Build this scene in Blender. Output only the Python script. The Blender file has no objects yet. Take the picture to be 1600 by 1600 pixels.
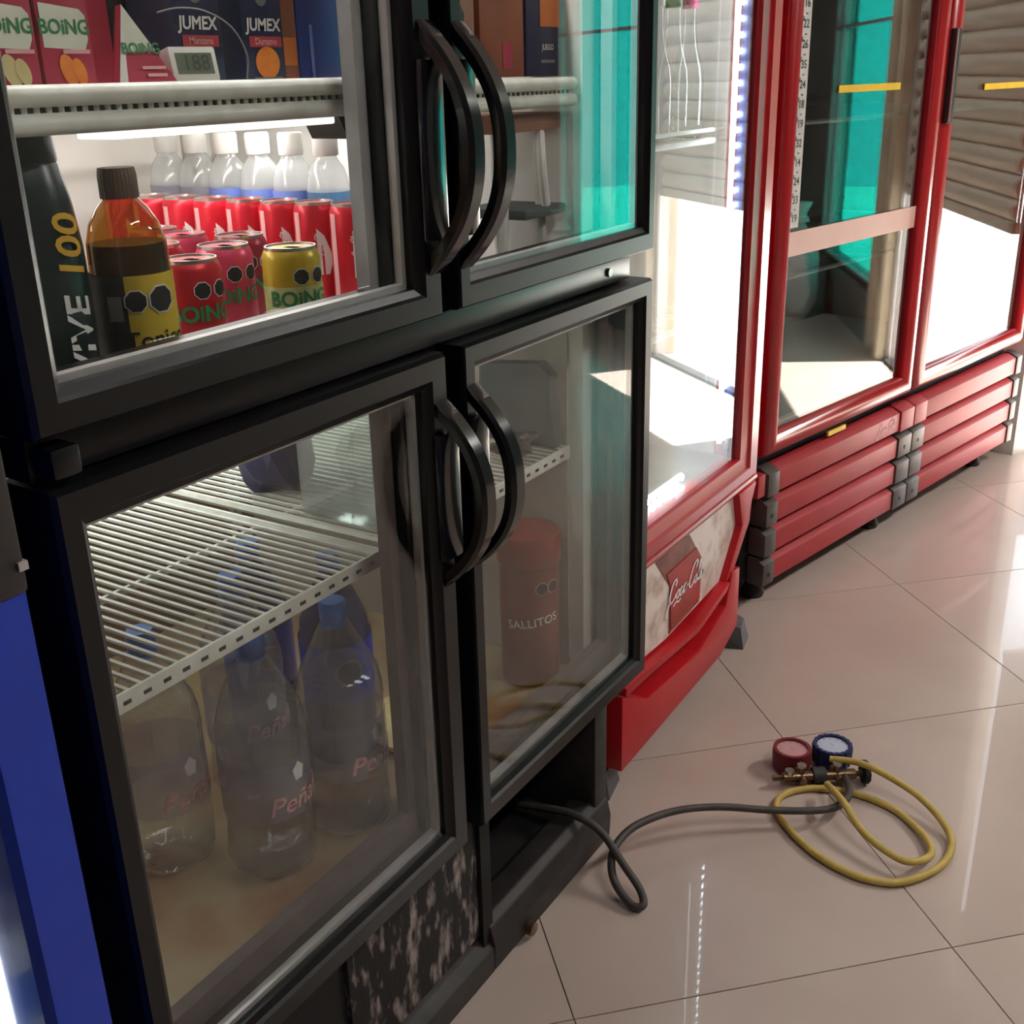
import bpy, bmesh, math, random
from mathutils import Matrix, Vector

random.seed(7)
scene = bpy.context.scene
COL = scene.collection
PI = math.pi

# ------------------------------------------------------------------ camera
cam_data = bpy.data.cameras.new('camera')
cam_data.sensor_width = 36.0
cam_data.lens = 36.0 * 1753.0 / 1600.0
cam_data.clip_start = 0.02
camera = bpy.data.objects.new('camera', cam_data)
COL.objects.link(camera)
camera.matrix_world = Matrix(((0.53120845, 0.3197983, -0.7845678, 0.0),
                              (-0.84687694, 0.17327281, -0.50276832, 0.0),
                              (-0.02484019, 0.93150715, 0.36287379, 1.27),
                              (0, 0, 0, 1)))
scene.camera = camera

# ------------------------------------------------------------------ world, sun, exposure
SKY_STRENGTH = 8.0
SUN_STRENGTH = 70.0
world = bpy.data.worlds.new('sky')
scene.world = world
world.use_nodes = True
bg = world.node_tree.nodes['Background']
bg.inputs['Color'].default_value = (0.86, 0.93, 1.0, 1)
bg.inputs['Strength'].default_value = SKY_STRENGTH

sun_data = bpy.data.lights.new('sun', 'SUN')
sun_data.energy = SUN_STRENGTH
sun_data.angle = 0.01
sun_data.color = (1.0, 0.97, 0.92)
sun = bpy.data.objects.new('sun', sun_data)
COL.objects.link(sun)
# the sun stands high over the street in front of the shutter
_sd = Vector((-0.785 * 0.8, -0.619 * 0.8, -1.0)).normalized()
sun.rotation_euler = _sd.to_track_quat('-Z', 'Y').to_euler()
sun.location = (8, 4, 9)

vs = scene.view_settings
vs.view_transform = 'Standard'
vs.look = 'None'
vs.gamma = 1.0
vs.use_curve_mapping = False
vs.exposure = 0.0
scene.cycles.max_bounces = 10
scene.cycles.diffuse_bounces = 4
scene.cycles.glossy_bounces = 5
scene.cycles.transmission_bounces = 8
scene.cycles.transparent_max_bounces = 32
scene.cycles.sample_clamp_indirect = 6.0
scene.cycles.caustics_reflective = False
scene.cycles.caustics_refractive = False

# ------------------------------------------------------------------ materials
MATS = {}


def srgb(r, g, b):
    def f(c):
        c = c / 255.0
        return c / 12.92 if c <= 0.04045 else ((c + 0.055) / 1.055) ** 2.4
    return (f(r), f(g), f(b), 1.0)


def mat(name, col, rough=0.5, metal=0.0, spec=0.5, coat=0.0, noise=None, nscale=20.0,
        bump=0.0, bscale=200.0, trans=0.0, ior=1.45, stretch=(1, 1, 1), detail=4.0,
        coat_rough=0.05, lo=0.35, hi=0.65):
    m = bpy.data.materials.new(name)
    m.use_nodes = True
    nt = m.node_tree
    p = nt.nodes['Principled BSDF']
    p.inputs['Base Color'].default_value = col
    p.inputs['Roughness'].default_value = rough
    p.inputs['Metallic'].default_value = metal
    p.inputs['Specular IOR Level'].default_value = spec
    p.inputs['Coat Weight'].default_value = coat
    p.inputs['Coat Roughness'].default_value = coat_rough
    p.inputs['Transmission Weight'].default_value = trans
    p.inputs['IOR'].default_value = ior
    tc = nt.nodes.new('ShaderNodeTexCoord')
    mp = nt.nodes.new('ShaderNodeMapping')
    mp.inputs['Scale'].default_value = stretch
    nt.links.new(tc.outputs['Object'], mp.inputs['Vector'])
    if noise is not None:
        nz = nt.nodes.new('ShaderNodeTexNoise')
        nz.inputs['Scale'].default_value = nscale
        nz.inputs['Detail'].default_value = detail
        nt.links.new(mp.outputs['Vector'], nz.inputs['Vector'])
        rp = nt.nodes.new('ShaderNodeValToRGB')
        rp.color_ramp.elements[0].position = lo
        rp.color_ramp.elements[0].color = col
        rp.color_ramp.elements[1].position = hi
        rp.color_ramp.elements[1].color = noise
        nt.links.new(nz.outputs['Fac'], rp.inputs['Fac'])
        nt.links.new(rp.outputs['Color'], p.inputs['Base Color'])
    if bump:
        bz = nt.nodes.new('ShaderNodeTexNoise')
        bz.inputs['Scale'].default_value = bscale
        nt.links.new(mp.outputs['Vector'], bz.inputs['Vector'])
        bn = nt.nodes.new('ShaderNodeBump')
        bn.inputs['Strength'].default_value = bump
        bn.inputs['Distance'].default_value = 0.002
        nt.links.new(bz.outputs['Fac'], bn.inputs['Height'])
        nt.links.new(bn.outputs['Normal'], p.inputs['Normal'])
    MATS[name] = m
    return m


def glow(name, col, strength):
    m = bpy.data.materials.new(name)
    m.use_nodes = True
    p = m.node_tree.nodes['Principled BSDF']
    p.inputs['Base Color'].default_value = col
    p.inputs['Emission Color'].default_value = col
    p.inputs['Emission Strength'].default_value = strength
    MATS[name] = m
    return m


def clear(name, tint=(1, 1, 1, 1), f0=0.04, rough=0.0, gain=1.0, haze=0.0, haze_col=(1, 1, 1, 1)):
    """thin clear sheet: lets light through, mirrors more at grazing angles, same from both sides"""
    m = bpy.data.materials.new(name)
    m.use_nodes = True
    nt = m.node_tree
    nt.nodes.clear()
    out = nt.nodes.new('ShaderNodeOutputMaterial')
    tr = nt.nodes.new('ShaderNodeBsdfTransparent')
    tr.inputs['Color'].default_value = tint
    gl = nt.nodes.new('ShaderNodeBsdfGlossy')
    gl.inputs['Roughness'].default_value = rough
    lw = nt.nodes.new('ShaderNodeLayerWeight')
    lw.inputs['Blend'].default_value = 0.5
    pw = nt.nodes.new('ShaderNodeMath')
    pw.operation = 'POWER'
    pw.inputs[1].default_value = 5.0
    nt.links.new(lw.outputs['Facing'], pw.inputs[0])
    ma = nt.nodes.new('ShaderNodeMath')
    ma.operation = 'MULTIPLY_ADD'
    ma.inputs[1].default_value = (1 - f0) * gain
    ma.inputs[2].default_value = f0
    ma.use_clamp = True
    nt.links.new(pw.outputs[0], ma.inputs[0])
    mx = nt.nodes.new('ShaderNodeMixShader')
    nt.links.new(ma.outputs[0], mx.inputs['Fac'])
    src = tr
    if haze:
        df = nt.nodes.new('ShaderNodeBsdfTranslucent')
        df.inputs['Color'].default_value = haze_col
        d2 = nt.nodes.new('ShaderNodeBsdfDiffuse')
        d2.inputs['Color'].default_value = haze_col
        m1 = nt.nodes.new('ShaderNodeMixShader')
        m1.inputs['Fac'].default_value = 0.5
        nt.links.new(df.outputs[0], m1.inputs[1])
        nt.links.new(d2.outputs[0], m1.inputs[2])
        m0 = nt.nodes.new('ShaderNodeMixShader')
        m0.inputs['Fac'].default_value = haze
        nt.links.new(tr.outputs[0], m0.inputs[1])
        nt.links.new(m1.outputs[0], m0.inputs[2])
        src = m0
    nt.links.new(src.outputs[0], mx.inputs[1])
    nt.links.new(gl.outputs[0], mx.inputs[2])
    nt.links.new(mx.outputs[0], out.inputs['Surface'])
    MATS[name] = m
    return m


mat('tile', srgb(190, 174, 164), 0.24, noise=srgb(183, 166, 156), nscale=3.0, spec=0.35, coat=0.3, coat_rough=0.008,
    bump=0.02, bscale=6)
mat('grout', srgb(134, 121, 112), 0.8, noise=srgb(112, 101, 93), nscale=40)
mat('wall_paint', srgb(112, 106, 99), 0.7, noise=srgb(102, 97, 90), nscale=4)
mat('white_paint', srgb(225, 224, 220), 0.6, noise=srgb(214, 212, 206), nscale=5)
mat('ceiling_paint', srgb(190, 186, 178), 0.8, noise=srgb(180, 176, 168), nscale=4)
mat('beige_paint', srgb(196, 182, 158), 0.5, noise=srgb(180, 166, 142), nscale=8)
mat('plinth', srgb(96, 104, 100), 0.5, noise=srgb(84, 92, 88), nscale=12)
mat('concrete', srgb(205, 204, 198), 0.85, noise=srgb(188, 186, 180), nscale=6, bump=0.2, bscale=60)
mat('facade', srgb(70, 66, 60), 0.8, noise=srgb(60, 57, 52), nscale=3)
mat('shutter_metal', srgb(222, 216, 200), 0.4, 0.15, noise=srgb(206, 197, 176), nscale=5, stretch=(1, 1, 6))
mat('dark_trim', srgb(48, 46, 45), 0.6, noise=srgb(38, 37, 36), nscale=30)
mat('black_plastic', srgb(17, 17, 19), 0.32, spec=0.4, noise=srgb(13, 13, 15), nscale=30, bump=0.05, bscale=300)
mat('black_gloss', srgb(24, 24, 26), 0.18, noise=srgb(19, 19, 21), nscale=30, coat=0.3)
mat('black_matt', srgb(24, 23, 23), 0.7, noise=srgb(18, 17, 17), nscale=20)
mat('scraped', srgb(34, 31, 31), 0.75, noise=srgb(150, 136, 132), nscale=60, stretch=(1.0, 1.0, 0.35), detail=8,
    lo=0.52, hi=0.68, bump=0.6, bscale=90)
mat('dusty_black', srgb(52, 47, 46), 0.55, noise=srgb(38, 35, 34), nscale=25, bump=0.1, bscale=80)
mat('aluminium', srgb(196, 192, 192), 0.38, 0.5, noise=srgb(188, 184, 184), nscale=60)
mat('grey_gasket', srgb(172, 168, 168), 0.6, noise=srgb(158, 154, 154), nscale=25)
mat('shaded_gasket', srgb(96, 84, 82), 0.6, noise=srgb(84, 72, 71), nscale=25)  # grey gasket with the dim lower light darkened in, plus sill brown
mat('inner_white', srgb(226, 222, 216), 0.5, noise=srgb(214, 208, 200), nscale=6)
mat('inner_grey', srgb(176, 170, 162), 0.5, noise=srgb(158, 148, 136), nscale=6)
mat('rusty_floor', srgb(160, 142, 110), 0.35, noise=srgb(122, 72, 36), nscale=6, lo=0.42, hi=0.72)
mat('dirty_liner', srgb(92, 78, 66), 0.5, noise=srgb(112, 76, 46), nscale=5)
mat('white_wire', srgb(222, 222, 214), 0.4, noise=srgb(206, 204, 192), nscale=40)
mat('lamp_white', srgb(240, 240, 238), 0.4, noise=srgb(232, 232, 230), nscale=10)
mat('red_paint', srgb(176, 22, 32), 0.3, noise=srgb(164, 18, 28), nscale=6, coat=0.4, coat_rough=0.12)
mat('red_bumper', srgb(190, 24, 34), 0.38, noise=srgb(178, 20, 30), nscale=6)
mat('slat_red', srgb(178, 50, 57), 0.5, spec=0.7, noise=srgb(168, 44, 51), nscale=9, bump=0.03, bscale=300)
mat('bracket_grey', srgb(92, 87, 83), 0.42, 0.3, noise=srgb(80, 76, 73), nscale=30)
mat('foot_grey', srgb(88, 86, 88), 0.5, noise=srgb(76, 74, 76), nscale=30)
mat('kick_print', srgb(226, 214, 206), 0.35, noise=srgb(170, 138, 124), nscale=22, lo=0.45, hi=0.75, detail=8)
mat('label_red', srgb(178, 40, 36), 0.35, noise=srgb(150, 34, 32), nscale=14)
mat('cola_brown', srgb(104, 52, 40), 0.35, noise=srgb(140, 74, 60), nscale=30)
mat('print_white', srgb(236, 232, 228), 0.4, noise=srgb(228, 222, 218), nscale=20)
mat('print_pink', srgb(230, 170, 170), 0.5, noise=srgb(222, 160, 160), nscale=20)
mat('print_green', srgb(46, 130, 78), 0.5, noise=srgb(38, 116, 68), nscale=40)
mat('print_black', srgb(26, 24, 24), 0.5, noise=srgb(34, 32, 32), nscale=40)
mat('print_yellow', srgb(222, 176, 52), 0.5, noise=srgb(206, 158, 42), nscale=40)
mat('print_grey', srgb(120, 118, 116), 0.5, noise=srgb(108, 106, 104), nscale=40)
mat('blue_paint', srgb(8, 58, 186), 0.3, noise=srgb(7, 52, 170), nscale=6, coat=0.3)
mat('cap_blue', srgb(40, 110, 200), 0.4, noise=srgb(34, 98, 184), nscale=50)
mat('cap_white', srgb(226, 226, 220), 0.45, noise=srgb(216, 216, 210), nscale=50)
mat('cap_brown', srgb(92, 74, 62), 0.6, noise=srgb(80, 64, 54), nscale=60)
mat('cap_magenta', srgb(190, 40, 110), 0.4, noise=srgb(176, 34, 98), nscale=50)
mat('can_red', srgb(206, 26, 46), 0.3, 0.25, noise=srgb(190, 22, 42), nscale=30)
mat('can_boing_red', srgb(196, 30, 40), 0.3, 0.25, noise=srgb(180, 26, 36), nscale=30)
mat('can_pink', srgb(206, 60, 96), 0.32, 0.2, noise=srgb(190, 52, 86), nscale=30)
mat('can_yellow', srgb(206, 176, 40), 0.32, 0.2, noise=srgb(190, 160, 34), nscale=30)
mat('can_maroon', srgb(150, 34, 48), 0.32, 0.2, noise=srgb(136, 30, 42), nscale=30)
mat('can_lid', srgb(200, 196, 190), 0.28, 0.9, noise=srgb(186, 182, 176), nscale=60)
mat('can_foot', srgb(176, 186, 120), 0.4, noise=srgb(206, 206, 140), nscale=50)
mat('green_pack', srgb(22, 40, 38), 0.3, noise=srgb(18, 32, 34), nscale=10)
mat('label_yellow', srgb(214, 184, 56), 0.5, noise=srgb(196, 164, 44), nscale=20)
mat('label_dark', srgb(30, 26, 24), 0.5, noise=srgb(36, 34, 36), nscale=20)
mat('label_blue', srgb(96, 122, 200), 0.5, noise=srgb(120, 140, 210), nscale=30)
mat('carton_pink', srgb(178, 46, 76), 0.4, noise=srgb(160, 40, 60), nscale=18)
mat('carton_navy', srgb(28, 32, 72), 0.4, noise=srgb(24, 26, 60), nscale=18)
mat('carton_blue', srgb(34, 46, 140), 0.35, noise=srgb(30, 40, 122), nscale=10)
mat('carton_brown', srgb(130, 62, 44), 0.4, noise=srgb(150, 84, 46), nscale=14)
mat('carton_orange', srgb(214, 120, 44), 0.45, noise=srgb(200, 104, 38), nscale=14)
mat('banner_cream', srgb(226, 226, 210), 0.5, noise=srgb(214, 214, 196), nscale=20)
mat('fruit_orange', srgb(226, 104, 40), 0.5, noise=srgb(236, 150, 50), nscale=40)
mat('fruit_cream', srgb(220, 202, 150), 0.5, noise=srgb(206, 186, 128), nscale=40)
mat('tag_red', srgb(186, 60, 66), 0.5, noise=srgb(176, 54, 60), nscale=20)
mat('device_white', srgb(220, 218, 208), 0.45, noise=srgb(210, 208, 198), nscale=20)
mat('lcd', srgb(104, 112, 96), 0.25, noise=srgb(96, 104, 88), nscale=20)
mat('lcd_ink', srgb(54, 60, 54), 0.5, noise=srgb(48, 54, 48), nscale=20)
mat('tray_grey', srgb(86, 94, 94), 0.6, noise=srgb(76, 84, 84), nscale=18)
mat('jar_orange', srgb(124, 68, 50), 0.4, noise=srgb(112, 60, 44), nscale=10)
mat('jar_lid', srgb(140, 58, 40), 0.4, noise=srgb(128, 52, 36), nscale=20)
mat('brown_board', srgb(150, 108, 88), 0.6, noise=srgb(134, 94, 76), nscale=14)
mat('bag_blue', srgb(24, 34, 84), 0.4, noise=srgb(20, 28, 70), nscale=10)
mat('bag_black', srgb(34, 34, 36), 0.4, noise=srgb(46, 46, 48), nscale=30, bump=0.5, bscale=40)
mat('bag_white', srgb(232, 230, 226), 0.5, noise=srgb(220, 218, 214), nscale=14, bump=0.3, bscale=20)
mat('gauge_red', srgb(118, 36, 42), 0.5, noise=srgb(106, 32, 38), nscale=40)
mat('gauge_blue', srgb(34, 44, 92), 0.5, noise=srgb(30, 38, 82), nscale=40)
mat('dial_pink', srgb(206, 158, 160), 0.35, noise=srgb(196, 146, 148), nscale=20, coat=0.5)
mat('dial_white', srgb(190, 196, 214), 0.35, noise=srgb(182, 188, 206), nscale=20, coat=0.5)
mat('brass', srgb(150, 122, 96), 0.35, 0.9, noise=srgb(120, 96, 76), nscale=60)
mat('hose_yellow', srgb(196, 170, 92), 0.5, noise=srgb(184, 157, 80), nscale=60, bump=0.1, bscale=400)
mat('hose_grey', srgb(74, 68, 64), 0.55, noise=srgb(64, 59, 56), nscale=60, bump=0.1, bscale=400)
mat('tape_yellow', srgb(240, 204, 50), 0.5, noise=srgb(230, 192, 44), nscale=20)
mat('band_pink', srgb(226, 188, 176), 0.5, noise=srgb(218, 176, 164), nscale=4)
mat('strip_white', srgb(206, 204, 200), 0.5, noise=srgb(196, 194, 190), nscale=20)
mat('c2_inner', srgb(74, 78, 78), 0.6, noise=srgb(66, 70, 70), nscale=8)
mat('rubber', srgb(38, 36, 37), 0.6, noise=srgb(32, 30, 31), nscale=40)
mat('street_dark', srgb(60, 60, 62), 0.8, noise=srgb(52, 52, 54), nscale=9)
clear('door_glass', (0.96, 0.975, 0.97, 1), 0.034, 0.0, 1.5)
clear('far_door_glass', (0.86, 0.90, 0.89, 1), 0.10, 0.0, 1.3)
clear('pet', (0.95, 0.96, 0.96, 1), 0.06, 0.0, 1.6, haze=0.025)
clear('frosted_pet', (0.92, 0.94, 0.94, 1), 0.05, 0.05, 0.9, haze=0.30)
clear('water', (0.92, 0.91, 0.92, 1), 0.03, 0.02, 0.6, haze=0.05, haze_col=(0.7, 0.7, 0.75, 1))
clear('amber', (0.66, 0.42, 0.14, 1), 0.05, 0.02, 0.9, haze=0.08, haze_col=(0.7, 0.45, 0.12, 1))
clear('cola', (0.14, 0.05, 0.02, 1), 0.03, 0.02, 0.6)
clear('film_label', (0.80, 0.78, 0.86, 1), 0.03, 0.1, 0.5, haze=0.22, haze_col=(0.66, 0.64, 0.78, 1))
clear('blue_water', (0.30, 0.55, 0.80, 1), 0.04, 0.02, 0.8, haze=0.2, haze_col=(0.4, 0.6, 0.85, 1))
clear('teal_film', (0.08, 0.62, 0.56, 1), 0.03, 0.02, 0.6, haze=0.07, haze_col=(0.12, 0.88, 0.80, 1))
clear('box_plastic', (0.90, 0.93, 0.92, 1), 0.06, 0.05, 0.9, haze=0.12)
glow('led_white', (0.82, 0.92, 1.0, 1), 90.0)
glow('tube_white', (1.0, 0.96, 0.90, 1), 7.0)
glow('tray_glow', (1.0, 1.0, 0.97, 1), 1.3)
glow('led_bar', (0.80, 0.91, 1.0, 1), 2.5)
glow('blue_led', (0.88, 1.0, 0.96, 1), 5.0)
M = MATS


# ------------------------------------------------------------------ mesh helpers
class MB:
    def __init__(self):
        self.v, self.f = [], []

    def add(self, vs_, fs_):
        o = len(self.v)
        self.v += [tuple(a) for a in vs_]
        self.f += [tuple(i + o for i in f) for f in fs_]
        return self

    def box(self, x0, x1, y0, y1, z0, z1, bev=0.0):
        bm = bmesh.new()
        bmesh.ops.create_cube(bm, size=1.0)
        for v in bm.verts:
            v.co = Vector(((x0 + x1) / 2 + v.co.x * (x1 - x0), (y0 + y1) / 2 + v.co.y * (y1 - y0),
                           (z0 + z1) / 2 + v.co.z * (z1 - z0)))
        if bev > 0:
            bmesh.ops.bevel(bm, geom=bm.edges[:], offset=bev, segments=2, affect='EDGES', profile=0.6)
        return self.frombm(bm)

    def frombm(self, bm):
        bm.verts.index_update()
        self.add([v.co[:] for v in bm.verts], [[v.index for v in f.verts] for f in bm.faces])
        bm.free()
        return self

    def prism(self, poly, lo, hi, axis='y', bev=0.0):
        """2-D polygon pushed along an axis; y: (x,z), x: (y,z), z: (x,y)"""
        def P(a, b, c):
            return {'y': (a, c, b), 'x': (c, a, b), 'z': (a, b, c)}[axis]
        bm = bmesh.new()
        a = [bm.verts.new(P(p[0], p[1], lo)) for p in poly]
        b = [bm.verts.new(P(p[0], p[1], hi)) for p in poly]
        n = len(poly)
        bm.faces.new(a)
        bm.faces.new(b[::-1])
        for i in range(n):
            bm.faces.new((a[i], b[i], b[(i + 1) % n], a[(i + 1) % n]))
        bmesh.ops.recalc_face_normals(bm, faces=bm.faces[:])
        if bev > 0:
            bmesh.ops.bevel(bm, geom=bm.edges[:], offset=bev, segments=2, affect='EDGES', profile=0.6)
        return self.frombm(bm)

    def lathe(self, prof, n=24, c=(0, 0), a0=0.0, a1=None, cap0=True, cap1=True):
        full = a1 is None
        m = n if full else n + 1
        A = 2 * PI if full else a1 - a0
        vs_, fs_ = [], []
        for r, z in prof:
            for i in range(m):
                t = a0 + A * i / n
                vs_.append((c[0] + r * math.cos(t), c[1] + r * math.sin(t), z))
        for j in range(len(prof) - 1):
            for i in range(n if full else n):
                k = (i + 1) % m
                fs_.append((j * m + i, j * m + k, (j + 1) * m + k, (j + 1) * m + i))
        if full:
            if cap0:
                fs_.append(tuple(range(m))[::-1])
            if cap1:
                fs_.append(tuple(range((len(prof) - 1) * m, len(prof) * m)))
        return self.add(vs_, fs_)

    def tube(self, pts, r, n=8, cap=True, closed=False):
        pts = [Vector(p) for p in pts]
        N = len(pts)
        vs_, fs_ = [], []
        up = None
        for i, p in enumerate(pts):
            if closed:
                t = pts[(i + 1) % N] - pts[i - 1]
            else:
                t = pts[min(i + 1, N - 1)] - pts[max(i - 1, 0)]
            t.normalize()
            if up is None:
                up = Vector((0, 0, 1)) if abs(t.z) < 0.9 else Vector((1, 0, 0))
            s = t.cross(up)
            if s.length < 1e-6:
                s = t.orthogonal()
            s.normalize()
            up = s.cross(t).normalized()
            rr = r[i] if isinstance(r, (list, tuple)) else r
            for k in range(n):
                a = 2 * PI * k / n
                vs_.append(tuple(p + s * math.cos(a) * rr + up * math.sin(a) * rr))
        for i in range(N if closed else N - 1):
            j = (i + 1) % N
            for k in range(n):
                q = (k + 1) % n
                fs_.append((i * n + k, i * n + q, j * n + q, j * n + k))
        if cap and not closed:
            fs_.append(tuple(range(n))[::-1])
            fs_.append(tuple(range((N - 1) * n, N * n)))
        return self.add(vs_, fs_)

    def ring(self, outer, inner, prof):
        """mitred rectangular frame in the xz plane; outer/inner = (x0,x1,z0,z1); prof = (t, y) from outer to inner"""
        loops = []
        for t, y in prof:
            x0 = outer[0] + (inner[0] - outer[0]) * t
            x1 = outer[1] + (inner[1] - outer[1]) * t
            z0 = outer[2] + (inner[2] - outer[2]) * t
            z1 = outer[3] + (inner[3] - outer[3]) * t
            loops.append([(x0, y, z0), (x1, y, z0), (x1, y, z1), (x0, y, z1)])
        vs_ = [p for L in loops for p in L]
        fs_ = []
        n = len(loops)
        for j in range(n):
            k = (j + 1) % n
            for i in range(4):
                q = (i + 1) % 4
                fs_.append((j * 4 + i, j * 4 + q, k * 4 + q, k * 4 + i))
        return self.add(vs_, fs_)

    def xf(self, m):
        self.v = [tuple(m @ Vector(p)) for p in self.v]
        return self

    def build(self, name, material, parent=None, smooth=40, world=True):
        me = bpy.data.meshes.new(name)
        vs_ = self.v
        if parent is not None and world:
            r = parent
            while r.parent is not None:
                r = r.parent
            inv = rootmat(r).inverted()
            vs_ = [tuple(inv @ Vector(p)) for p in vs_]
        me.from_pydata(vs_, [], self.f)
        bm = bmesh.new()
        bm.from_mesh(me)
        bmesh.ops.recalc_face_normals(bm, faces=bm.faces[:])
        bm.to_mesh(me)
        bm.free()
        me.materials.append(M[material])
        if smooth:
            me.polygons.foreach_set('use_smooth', [True] * len(me.polygons))
            me.set_sharp_from_angle(angle=math.radians(smooth))
        o = bpy.data.objects.new(name, me)
        COL.objects.link(o)
        if parent is not None:
            o.parent = parent
        return o


def rootmat(r):
    return Matrix.LocRotScale(r.location, r.rotation_euler, r.scale)


def tag(o, label, cat=None, group=None, kind=None):
    o['label'] = label
    if cat:
        o['category'] = cat
    if group:
        o['group'] = group
    if kind:
        o['kind'] = kind
    return o


def thing(name, label, cat, loc=(0, 0, 0), rz=0.0, group=None):
    o = bpy.data.objects.new(name, None)
    o.empty_display_size = 0.05
    COL.objects.link(o)
    o.location = loc
    o.rotation_euler = (0, 0, rz)
    return tag(o, label, cat, group)


def struct(name, mb, material, label=None, parent=None):
    o = mb.build(name, material, parent, smooth=0)
    o['kind'] = 'structure'
    if label:
        o['label'] = label
    return o


def dup(root, loc, rz=None, label=None, group=None):
    r = root.copy()
    COL.objects.link(r)
    r.location = loc
    if rz is not None:
        r.rotation_euler = (0, 0, rz)
    if label:
        r['label'] = label
    if group:
        r['group'] = group
    for ch in list(root.children):
        c = ch.copy()
        COL.objects.link(c)
        c.parent = r
        for g in list(ch.children):
            d = g.copy()
            COL.objects.link(d)
            d.parent = c
    return r


_tcache = {}


def text_geo(s, size, shear=0.0, align='CENTER', bold=0.0):
    key = (s, shear, align, bold)
    if key not in _tcache:
        cu = bpy.data.curves.new('t', 'FONT')
        cu.body = s
        cu.size = 1.0
        cu.shear = shear
        cu.align_x = align
        cu.align_y = 'CENTER'
        cu.offset = bold
        cu.resolution_u = 3
        o = bpy.data.objects.new('t', cu)
        COL.objects.link(o)
        dg = bpy.context.evaluated_depsgraph_get()
        dg.update()
        me = bpy.data.meshes.new_from_object(o.evaluated_get(dg))
        _tcache[key] = ([(v.co.x, v.co.y) for v in me.vertices], [tuple(p.vertices) for p in me.polygons])
        bpy.data.objects.remove(o)
        bpy.data.curves.remove(cu)
        bpy.data.meshes.remove(me)
    vs_, fs_ = _tcache[key]
    return [(x * size, y * size) for x, y in vs_], fs_


def flat(geo, origin, xdir, ydir, mb=None, rot=0.0):
    mb = mb or MB()
    o, X, Y = Vector(origin), Vector(xdir).normalized(), Vector(ydir).normalized()
    c, s = math.cos(rot), math.sin(rot)
    return mb.add([tuple(o + X * (x * c - y * s) + Y * (x * s + y * c)) for x, y in geo[0]], geo[1])


def wrap(geo, r, a0, z0, mb=None, rot=0.0, c=(0, 0), eps=0.0008):
    """lay flat lettering round an upright cylinder"""
    mb = mb or MB()
    ct, st = math.cos(rot), math.sin(rot)
    out = []
    for x, y in geo[0]:
        X, Y = x * ct - y * st, x * st + y * ct
        a = a0 + X / r
        out.append((c[0] + (r + eps) * math.cos(a), c[1] + (r + eps) * math.sin(a), z0 + Y))
    return mb.add(out, geo[1])


def ngon_geo(n, r, cx=0, cy=0, rot=0.0, sx=1.0, sy=1.0):
    v = [(cx, cy)] + [(cx + sx * r * math.cos(rot + 2 * PI * i / n), cy + sy * r * math.sin(rot + 2 * PI * i / n))
                      for i in range(n)]
    return v, [(0, 1 + i, 1 + (i + 1) % n) for i in range(n)]


def rect_geo(w, h, cx=0, cy=0, nx=1):
    v, f_ = [], []
    for i in range(nx + 1):
        x = cx - w / 2 + w * i / nx
        v += [(x, cy - h / 2), (x, cy + h / 2)]
    for i in range(nx):
        f_.append((2 * i, 2 * i + 2, 2 * i + 3, 2 * i + 1))
    return v, f_


def spline(pts, k=6, closed=False):
    P = [Vector(p) for p in pts]
    n = len(P)
    out = []
    for i in range(n if closed else n - 1):
        if closed:
            p0, p1, p2, p3 = P[i - 1], P[i], P[(i + 1) % n], P[(i + 2) % n]
        else:
            p0, p1, p2, p3 = P[max(i - 1, 0)], P[i], P[i + 1], P[min(i + 2, n - 1)]
        for j in range(k):
            t = j / k
            out.append(0.5 * ((2 * p1) + (p2 - p0) * t + (2 * p0 - 5 * p1 + 4 * p2 - p3) * t * t
                              + (3 * p1 - p0 - 3 * p2 + p3) * t ** 3))
    if not closed:
        out.append(P[-1])
    return out


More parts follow.
